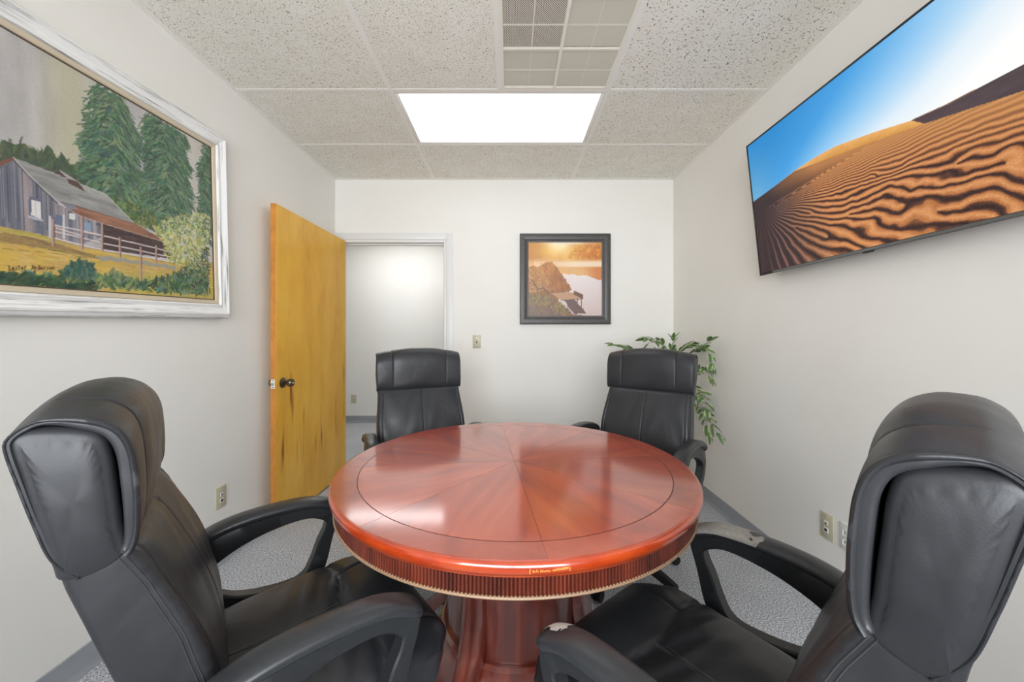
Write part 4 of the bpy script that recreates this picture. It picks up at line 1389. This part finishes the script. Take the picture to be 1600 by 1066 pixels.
    cv.dabs(PD['bush_dark'], 420, [(52, 70, 58), (80, 100, 88), (120, 138, 126), (40, 52, 44), (150, 156, 120)], .012, .005, lambda x, y, r: r.uniform(0, PI), 95, .75)
    cv.line([(.93, .04), (.925, .18), (.94, .26)], .004, (120, 96, 80), .8); cv.line([(.905, .05), (.895, .16)], .003, (132, 108, 92), .8)
    GB = [(0, .05)] + PD['gb'][:-1] + [(.206, .0), (0, 0)]
    cv.dabs(GB, 800, [(62, 92, 70), (44, 74, 60), (92, 120, 84), (110, 136, 120), (76, 102, 60), (134, 148, 88)], .014, .007, lambda x, y, r: r.uniform(.2, 2.6), 97, .8)
    cv.dabs([(0, 0), (.45, 0), (.45, .035), (.2, .045), (0, .05)], 220, [(40, 66, 52), (58, 86, 66)], .014, .007, lambda x, y, r: r.uniform(0, 1), 99, .8)
    cv.dabs([(.37, .09), (.41, .135), (.455, .12), (.465, .06), (.37, .05)], 120, [(60, 96, 84), (84, 116, 104), (50, 84, 70)], .012, .006, lambda x, y, r: r.uniform(.6, 2.4), 100, .8)
    # hand-painted signature, bottom left of the visible part: letters as short strokes
    glyph = {'L': [[(0, 1), (0, 0), (.7, .05)]], 'e': [[(0, .3), (.5, .35), (.3, .6), (0, .4), (.1, .05), (.6, .1)]], 's': [[(.5, .6), (.1, .5), (.5, .2), (0, .0)]],
             't': [[(.25, .9), (.25, 0)], [(0, .65), (.6, .65)]], 'o': [[(.25, .6), (0, .3), (.25, 0), (.5, .3), (.25, .6)]], 'r': [[(.1, 0), (.1, .6)], [(.1, .45), (.5, .6)]],
             'A': [[(0, 0), (.4, 1), (.8, 0)], [(.15, .35), (.65, .35)]], 'n': [[(0, 0), (0, .6)], [(0, .5), (.35, .6), (.5, 0)]], 'd': [[(.5, 1), (.5, 0), (.1, .1), (.1, .5), (.5, .5)]]}
    def write(txt, x, y, sx, sy, slope):
        for ch in txt:
            for st in glyph[ch]:
                cv.line([(x + px * sx, y + py * sy + px * sx * slope) for px, py in st], .0026, (104, 78, 44), .9)
            x += sx * .9; y += sx * .9 * slope
    write('Lestor', .227, .056, .0078, .019, .25); write('Anderson', .280, .068, .0085, .018, .18)
    n = RNG.normal(0, 3.0, cv.C.shape[:2])
    cv.C = np.clip(cv.C + n[..., None], 0, 255)
    return cv

def paint_desert():
    cv = Canvas(560, 323, 1.23 / 0.709)
    U, V = cv.U, cv.V
    crest_u = [0, .012, .109, .246, .335, .424, .56, .655, .681, .745, .88, 1.0]
    crest_v = [.565, .569, .588, .622, .632, .630, .588, .550, .538, .538, .535, .53]
    fore_u = [0, .012, .109, .246, .42, .565, .689, .792, .876, 1.0]
    fore_v = [.565, .569, .588, .620, .577, .541, .503, .469, .442, .40]
    crest = np.interp(U, crest_u, crest_v); fore = np.interp(U, fore_u, fore_v)
    # sky
    h = np.clip((V - crest) / np.maximum(1 - crest, .01), 0, 1)
    t = np.clip(0.02 + 0.86 * U ** 1.35 + 0.42 * (1 - h) ** 1.6 * (0.22 + U) - 0.10 * h, 0, 1)
    stops = [0, .25, .5, .75, 1.0]
    cols = np.array([(46, 140, 208), (70, 160, 226), (150, 203, 243), (226, 240, 250), (255, 255, 253)], float)
    for c in range(3): cv.C[..., c] = np.interp(t, stops, cols[:, c])
    left = np.exp(-(U / .12) ** 2) * (1 - h)
    cv.put(np.clip(left, 0, 1) * .45, (176, 206, 214))
    # sunlit dune behind
    m = (V < crest)
    lit = np.clip((crest - V) / .05, 0, 1)
    col = np.stack([236 - 24 * lit, 176 - 26 * lit, 104 - 30 * lit], -1) + (fbm(U, V, 60, 40, 5)[..., None] - .5) * 16
    cv.C = np.where(m[..., None], col, cv.C)
    # shaded dune at the right
    dk = [(0.660, .549), (0.745, .538), (0.88, .536), (1.0, .53), (1.0, .40), (.876, .442), (.692, .501)]
    md = inside(U, V, dk)
    g = fbm(U, V, 20, 40, 7)
    cv.C = np.where(md[..., None], np.stack([84 + 20 * (g - .5), 70 + 18 * (g - .5), 74 + 18 * (g - .5)], -1), cv.C)
    cv.line([(0.668, .548), (.745, .536), (.80, .536)], .003, (176, 134, 104), .7)
    # rippled foreground: ridges fan out from a point on the left crest
    mf = V < fore
    asp = 1.73
    x0, y0 = 0.045, 0.475
    dx, dy = (U - x0) * asp, (V - y0) + 0.075 * np.clip(U, 0, 1)
    w1 = fbm(U, V, 5, 7, 31, 3) - .5; w2 = fbm(U, V, 14, 9, 37, 3) - .5
    rad = np.hypot(dx, dy)
    amp = np.clip((fore - V) / .25, 0.1, 1)
    th = np.arctan2(-(dy), dx) + amp * (0.11 * w1 + 0.07 * w2) * np.clip(rad, .25, .8) / .8
    dep = np.clip(th, -.12, 2.4)
    ph = 7.6 * np.log(dep + 0.150) + 0.5 * w1
    # dislocations: forks where ridges split
    for (a, b, s) in ((.30, .30, 1), (.45, .21, -1), (.62, .17, 1), (.75, .27, -1), (.55, .36, 1), (.36, .12, 1), (.70, .09, -1), (.84, .20, 1), (.22, .25, -1)):
        ph = ph + s * np.arctan2(V - b, (U - a) * asp) / (2 * PI) * 1.0
    f = ph - np.floor(ph)
    ridge = np.where(f < 0.57, np.sin(PI * f / 0.57) ** 0.8, 0)
    shade_ = np.where(f < .57, 0, np.sin(PI * (f - .57) / .43) ** .6)
    cont = np.clip((fore - V) / .20, .12, 1)
    grain = (RNG.random(U.shape) - .5)
    lit_c = np.array([182, 114, 68]); hi_c = np.array([218, 152, 98]); dk_c = np.array([50, 36, 38])
    colr = lit_c + (hi_c - lit_c) * (ridge ** 2)[..., None]
    far = np.clip(1 - (fore - V) / .16, 0, 1)[..., None]
    colr = colr * (1 - far * .6) + np.array([204, 150, 92]) * far * .6
    colr = colr * (1 - (shade_ * cont)[..., None] * .93) + dk_c * (shade_ * cont)[..., None] * .93
    colr = colr + grain[..., None] * 26 * cont[..., None]
    # the slope turns away from the sun at the left end
    ls = np.clip((0.38 - U + 0.16 * (0.30 - V)) / 0.24, 0, 1)
    ls = np.clip(ls + .25 * w1 * ls, 0, 1)[..., None]
    shaded = np.array([62, 50, 52]) + (ridge ** 3)[..., None] * np.array([70, 48, 40]) * np.clip((U - .04) / .1, 0.1, 1)[..., None] + grain[..., None] * 8
    colr = colr * (1 - ls) + shaded * ls
    cv.C = np.where(mf[..., None], colr, cv.C)
    cv.C = np.clip(cv.C, 0, 255)
    return cv

def paint_lake():
    cv = Canvas(170, 170, 1.0)
    U, V = cv.U, cv.V
    n = fbm(U, V, 7, 7, 3); n2 = fbm(U, V, 24, 24, 9)
    top = np.stack([222 + 40 * (n - .5), 158 + 70 * (n - .5), 82 + 60 * (n2 - .5)], -1)
    cv.C[:] = top
    # hazy trees, left and right
    k = np.clip((.30 - U) / .15, 0, 1) * (V > .70)
    cv.put(k * .8, (196, 134, 70))
    rt = np.clip((U - .62) / .2, 0, 1) * np.clip((.99 - .10 * (U > .8) - V) / .06, 0, 1) * (V > .74)
    cv.put(rt * .75, (198, 120, 52))
    cv.dabs([(.55, .78), (1, .76), (1, .97), (.75, .95), (.6, .9)], 200, [(206, 132, 56), (186, 104, 44), (226, 160, 84), (214, 116, 60)], .02, .012, lambda x, y, r: r.uniform(0, PI), 5, .5)
    sun = np.exp(-(((U - .42) / .14) ** 2 + ((V - .97) / .12) ** 2))
    cv.put(np.clip(sun * 1.25, 0, 1), (255, 252, 236))
    skyc = np.exp(-((V - 1.0) / .035) ** 2) * np.exp(-((U - .55) / .28) ** 2)
    cv.put(np.clip(skyc, 0, 1), (250, 246, 240))
    glow = np.exp(-(((U - .42) / .30) ** 2 + ((V - .88) / .12) ** 2))
    cv.put(glow * .55, (252, 206, 112))
    # mist on the far water
    mist = np.exp(-((V - .70) / .05) ** 2)
    cv.put(np.clip(mist * 1.2, 0, 1) * (.5 + .5 * (U > .08)), (246, 220, 190))
    # reflection band
    rb = np.clip((.675 - V) / .03, 0, 1) * (V > .44)
    cv.put(rb, np.stack([230 + 20 * (n2 - .5), 176 + 30 * (n - .5), 118 + 30 * (n - .5)], -1))
    cv.put(rb * np.clip((U - .72) / .2, 0, 1) * .8, (206, 124, 70))
    edge = .56 - .07 * np.clip((U - .62) / .35, 0, 1) ** 1.3 + .03 * (n2 - .5) * 2
    water = (V < edge).astype(float)
    wc = np.stack([234 - 24 * (1 - V / .56), 224 - 36 * (1 - V / .56), 222 - 38 * (1 - V / .56)], -1)
    cv.put(water, wc)
    # bank
    bank = [(0, .66), (.06, .68), (.14, .655), (.20, .69), (.27, .735), (.33, .72), (.40, .65), (.45, .56), (.50, .50), (.54, .43), (.58, .38), (.57, .33), (.40, .28), (.42, .20), (.50, .12), (.62, .02), (.80, 0), (0, 0)]
    mb = cv.poly(bank, (150, 104, 60), 1, .012, 11)
    cv.dabs([(.2, .70), (.33, .72), (.47, .52), (.57, .37), (.40, .32), (.30, .33), (.15, .5)], 420, [(186, 116, 62), (160, 98, 54), (204, 138, 80), (140, 88, 50)], .03, .006, lambda x, y, r: r.normal(1.75, .35), 12, .6)
    cv.dabs([(0, .66), (.2, .66), (.3, .36), (0, .32)], 240, [(196, 142, 86), (178, 128, 76), (160, 118, 68), (208, 158, 106)], .02, .009, lambda x, y, r: r.normal(2.6, .3), 13, .6)
    cv.dabs([(0, .3), (.28, .27), (.46, .16), (.60, .03), (0, 0)], 420, [(132, 124, 70), (156, 140, 84), (112, 100, 66), (98, 78, 64)], .018, .008, lambda x, y, r: r.normal(1.2, .5), 14, .6)
    cv.dabs([(0, .16), (.2, .14), (.4, .04), (.5, 0), (0, 0)], 200, [(110, 84, 72), (128, 98, 84)], .018, .01, lambda x, y, r: r.uniform(0, PI), 15, .6)
    cv.line([(.05, .49), (.10, .42), (.13, .36), (.20, .38), (.28, .30)], .010, (92, 64, 50), .8)
    hz_ = np.clip((V - .42) / .3, 0, 1) * np.clip((.62 - U) / .3, 0, 1) * (V < .76)
    cv.put(hz_ * .42, (224, 164, 98))
    # jetty
    cv.poly([(.48, .21), (.62, .23), (.76, .08), (.78, .04), (.62, .03), (.55, .12)], (92, 66, 58), .85, .01, 17)
    for x in (.565, .625, .665, .72): cv.line([(x, .24), (x, .10)], .008, (104, 78, 68), .95)
    cv.poly([(.31, .31), (.62, .32), (.73, .235), (.45, .215)], (196, 152, 118))
    for t in np.linspace(0, 1, 7): cv.line([(.31 + .31 * t, .31 + .01 * t), (.45 + .28 * t, .215 + .02 * t)], .003, (146, 104, 80), .7)
    cv.poly([(.62, .345), (.745, .29), (.745, .225), (.62, .29)], (112, 80, 66))
    cv.line([(.45, .213), (.73, .232)], .006, (90, 64, 54), .9)
    cv.C = np.clip(cv.C, 0, 255)
    return cv

# ---- barn painting in its white distressed frame (left wall)
def barn_painting():
    a = math.radians(1.8)
    e = empty('barn_painting', (XL + 0.0, 1.407, 1.774))
    # local x = along wall away from the camera, -y = out of the wall, z = up
    e.rotation_euler = Matrix(((0, -1, 0), (math.cos(a), 0, -math.sin(a)), (math.sin(a), 0, math.cos(a)))).to_euler()
    w, h = 1.016, 0.765
    o = picture('canvas', paint_barn(), w, h, M['painting'], e)
    o.location = (0, -0.033, 0)
    box('backing', -w / 2, w / 2, -0.031, -0.006, -h / 2, h / 2, M['liner_dark'], e)
    frame_sweep('liner', w, h, [(-0.001, 0.030), (-0.001, 0.0355), (0.001, 0.0365), (0.0035, 0.0365), (0.0035, 0.030)], M['liner_dark'], e)
    frame_sweep('linen_liner', w + .007, h + .007, [(0, 0.030), (0, 0.037), (0.003, 0.041), (0.017, 0.044), (0.019, 0.040), (0.019, 0.030)], M['liner'], e)
    prof = [(0.0, 0.02), (0.0, 0.043), (0.003, 0.050), (0.008, 0.052), (0.013, 0.048), (0.020, 0.046), (0.030, 0.049), (0.040, 0.056), (0.048, 0.060), (0.055, 0.058),
            (0.058, 0.051), (0.064, 0.049), (0.070, 0.044), (0.073, 0.034), (0.073, 0.006), (0.0, 0.006)]
    frame_sweep('frame_side', w + .045, h + .045, prof, (M['frame_white'], M['frame_white_v']), e)
    tag(e, 'large barn landscape painting in a distressed white frame on the left wall', 'painting')
barn_painting()

# ---- television (right wall)
def television():
    w, h = 1.23, 0.709
    tilt = math.atan2(0.076, 0.705)
    e = empty('television')
    # local x = along wall toward the camera, -y = out of the wall, z = up the tilted face
    U = Vector((0, -1, 0)); Vv = Vector((-math.sin(tilt), 0, math.cos(tilt))); N = U.cross(Vv) * -1.0   # N = local y (into the wall)
    if N.x < 0: N = -N
    c = Vector((1.36, 2.05, EYE + 0.312)) + U * (w / 2) + Vv * (h / 2)
    e.matrix_world = Matrix.Translation(c) @ Matrix((U, N, Vv)).transposed().to_4x4()
    b = 0.008
    o = picture('screen', paint_desert(), w - 2 * b, h - 2 * b - 0.006, M['screen'], e)
    o.location = (0, 0.0015, 0.003)
    bm = bmesh.new()
    for q in ((-w/2, w/2, -h/2, -h/2 + b + .006), (-w/2, w/2, h/2 - b, h/2), (-w/2, -w/2 + b, -h/2 + b + .006, h/2 - b), (w/2 - b, w/2, -h/2 + b + .006, h/2 - b)):
        bm_box(bm, q[0], q[1], -0.002, 0.010, q[2], q[3], 0.001, 1)
    bm_obj('bezel', bm, M['tv_black'], e)
    box('trim_strip', -w/2 + .10, w/2 - .10, -0.0032, -0.0021, -h/2 + .001, -h/2 + .012, M['tv_strip'], e, 0.0004, 1)
    box('logo_bump', -0.02, 0.02, -0.001, 0.008, -h/2 - 0.006, -h/2 - 0.0002, M['tv_black'], e, 0.001, 1)
    box('panel_back', -w/2 + .002, w/2 - .002, 0.0102, 0.030, -h/2 + .002, h/2 - .002, M['tv_black'], e, 0.004)
    bm = bmesh.new(); bm_box(bm, -0.42, 0.42, 0.0302, 0.050, -h/2 + .03, 0.08, 0.012)
    bm_obj('electronics_hump', bm, M['tv_black'], e)
    m = box('wall_mount', -0.20, 0.20, 0.0502, 0.068, -0.10, 0.06, M['nylon'], e, 0.004)
    box('mount_rail', -0.19, -0.15, 0.066, 0.095, -0.10, 0.06, M['nylon'], m, 0.003)
    box('mount_rail', 0.15, 0.19, 0.066, 0.095, -0.10, 0.06, M['nylon'], m, 0.003)
    tag(e, 'tilted flat screen television showing rippled desert dunes on the right wall', 'television')
television()

# ---- lake photograph (back wall)
def lake_picture():
    cx, cz = 0.4855, EYE + 0.479
    e = empty('lake_picture', (cx, YB, cz))
    w = h = 0.655
    o = picture('print', paint_lake(), w, h, M['lake'], e)
    o.location = (0, -0.011, 0)
    box('backing', -w/2, w/2, -0.010, -0.004, -h/2, h/2, M['frame_dark'], e)
    prof = [(-0.004, 0.0112), (-0.004, 0.017), (0.010, 0.018), (0.016, 0.024), (0.030, 0.028), (0.052, 0.031), (0.066, 0.029), (0.072, 0.024), (0.072, 0.003), (-0.004, 0.003)]
    frame_sweep('frame_side', w, h, prof, M['frame_dark'], e)
    tag(e, 'square sunrise lake photo with a jetty in a dark frame on the back wall', 'picture')
lake_picture()

# ================================================================== PLANT in the far right corner
def plant():
    px, py = 1.12, 2.99
    s = empty('plant_stand', (px, py, 0))
    lathe('top', [(0, 0.56), (0.15, 0.56), (0.155, 0.57), (0.15, 0.58), (0, 0.58)], M['stand_wood'], s, 40)
    for i in range(3):
        a = 2 * PI * i / 3 + 0.4
        ca, sa = math.cos(a), math.sin(a)
        p = catmull([(0.10 * ca, 0.10 * sa, 0.56), (0.07 * ca, 0.07 * sa, 0.35), (0.09 * ca, 0.09 * sa, 0.15), (0.15 * ca, 0.15 * sa, 0.012)], 16)
        tube('leg', p, 0.012, M['stand_wood'], s, 8)
    lathe('stretcher', [(0.065, 0.29), (0.075, 0.29), (0.075, 0.30), (0.065, 0.30), (0.065, 0.29)], M['stand_wood'], s, 32)
    tag(s, 'small dark round plant stand in the far right corner behind a chair', 'stand')
    e = empty('potted_plant', (px, py, 0.58))
    lathe('pot', [(0, 0), (0.085, 0), (0.095, 0.01), (0.118, 0.15), (0.128, 0.175), (0.124, 0.185), (0.112, 0.18), (0.105, 0.15), (0.0, 0.15)], M['pot'], e, 40)
    lathe('moss', [(0, 0.152), (0.06, 0.165), (0.100, 0.155), (0.100, 0.151), (0, 0.151)], M['soil'], e, 32)
    # leaf blade: pointed oval with a fold, tip along +y
    vs, fs = [], []
    n = 8
    for i in range(n + 1):
        t = i / n
        wv = 0.021 * math.sin(PI * t ** 0.8) ** 0.9 * (1 - 0.25 * t)
        zc = -0.010 * t * t
        for q in (-1, 0, 1): vs.append((q * max(wv, 0.0006), 0.085 * t, zc + (0.005 * abs(q) * math.sin(PI * t))))
    for i in range(n):
        for q in range(2): fs.append((i * 3 + q, i * 3 + q + 1, i * 3 + q + 4, i * 3 + q + 3))
    k = len(vs)
    vs += [(x, y, z - 0.0008) for x, y, z in vs]
    fs += [tuple(k + i for i in f[::-1]) for f in fs]
    leaf_me = [None]
    r = random.Random(11)
    def leaf(p, d, roll, sc):
        d = Vector(d).normalized()
        lim = XR - 0.035 - px
        if p[0] + d.x * 0.09 * sc > lim: d = Vector((max(-0.5, (lim - p[0]) / (0.09 * sc)) - 0.1, d.y, d.z - 0.2)).normalized()
        side = d.cross(Vector((0, 0, 1)))
        if side.length < 1e-3: side = Vector((1, 0, 0))
        side.normalize(); up = side.cross(d)
        m = Matrix((side, d, up)).transposed().to_4x4()
        m = Matrix.Translation(Vector(p)) @ m @ Matrix.Rotation(roll, 4, 'Y') @ Matrix.Scale(sc, 4)
        if leaf_me[0] is None:
            o = mesh('leaf', vs, fs, M['leaf'], e, 60); leaf_me[0] = o.data
        else: o = link('leaf', leaf_me[0], e)
        o.matrix_local = m
    # branches from tip to base, in metres: x, y, z
    stems = [
        [(0.826, 3.020, 1.148), (0.897, 3.020, 1.132), (0.976, 3.010, 1.102), (1.049, 3.000, 1.036)],
        [(1.080, 2.960, 1.195), (1.145, 2.970, 1.190), (1.209, 2.980, 1.154), (1.264, 2.990, 1.057)],
        [(0.974, 3.050, 1.095), (1.082, 3.050, 1.121), (1.141, 3.040, 1.168), (1.195, 3.020, 1.112)],
        [(1.264, 2.930, 1.175), (1.267, 2.950, 1.115), (1.275, 2.980, 1.038)],
        [(1.394, 2.860, 1.162), (1.364, 2.880, 1.152), (1.334, 2.920, 1.126), (1.306, 2.970, 1.059)],
        [(1.364, 2.600, 1.178), (1.354, 2.640, 1.154), (1.384, 2.820, 1.139), (1.334, 2.900, 1.112)],
        [(1.369, 2.560, 1.031), (1.362, 2.580, 1.099), (1.359, 2.660, 1.131), (1.374, 2.860, 1.084)],
        [(1.352, 2.560, 0.944), (1.351, 2.600, 0.983), (1.382, 2.740, 0.979), (1.364, 2.860, 0.900)],
        [(1.324, 2.540, 0.722), (1.327, 2.580, 0.784), (1.362, 2.720, 0.815), (1.345, 2.840, 0.854)],
        [(1.327, 2.420, 0.598), (1.311, 2.460, 0.654), (1.334, 2.560, 0.696), (1.332, 2.660, 0.743), (1.326, 2.820, 0.799)],
        [(1.322, 2.520, 0.572), (1.320, 2.540, 0.627), (1.329, 2.600, 0.674), (1.335, 2.720, 0.722)],
    ]
    base = Vector((px, py, 0.58 + 0.16))
    for st in stems:
        pts = [Vector(p) - Vector((px, py, 0.58)) for p in st][::-1]
        root = Vector((r.uniform(-.03, .03), r.uniform(-.03, .03), 0.158))
        mid = (root + pts[0]) / 2 + Vector((0, 0, 0.05))
        path = catmull([root, mid] + pts, 26)
        tube('stem', path, np.linspace(0.0035, 0.0014, 26), M['stem'], e, 5)
        P = [Vector(p) for p in path]
        for i in range(9, 26, 2):
            d = (P[min(i + 1, 25)] - P[i - 1])
            for s_ in (-1, 1):
                if r.random() < 0.2: continue
                sd = d.normalized().cross(Vector((0, 0, 1))) if abs(d.normalized().z) < .95 else Vector((1, 0, 0))
                dd = d.normalized() * 0.8 + sd * s_ * 0.55 + Vector((0, r.uniform(-.25, .1), r.uniform(-.35, .25)))
                leaf(P[i], dd, r.uniform(-.8, .8) + s_ * .3, r.uniform(0.75, 1.15))
        leaf(P[-1], (P[-1] - P[-3]) + Vector((0, -.005, -.002)), r.uniform(-.6, .6), 0.95)
    tag(e, 'leafy variegated green plant with arching stems behind the far right chair', 'plant')
plant()
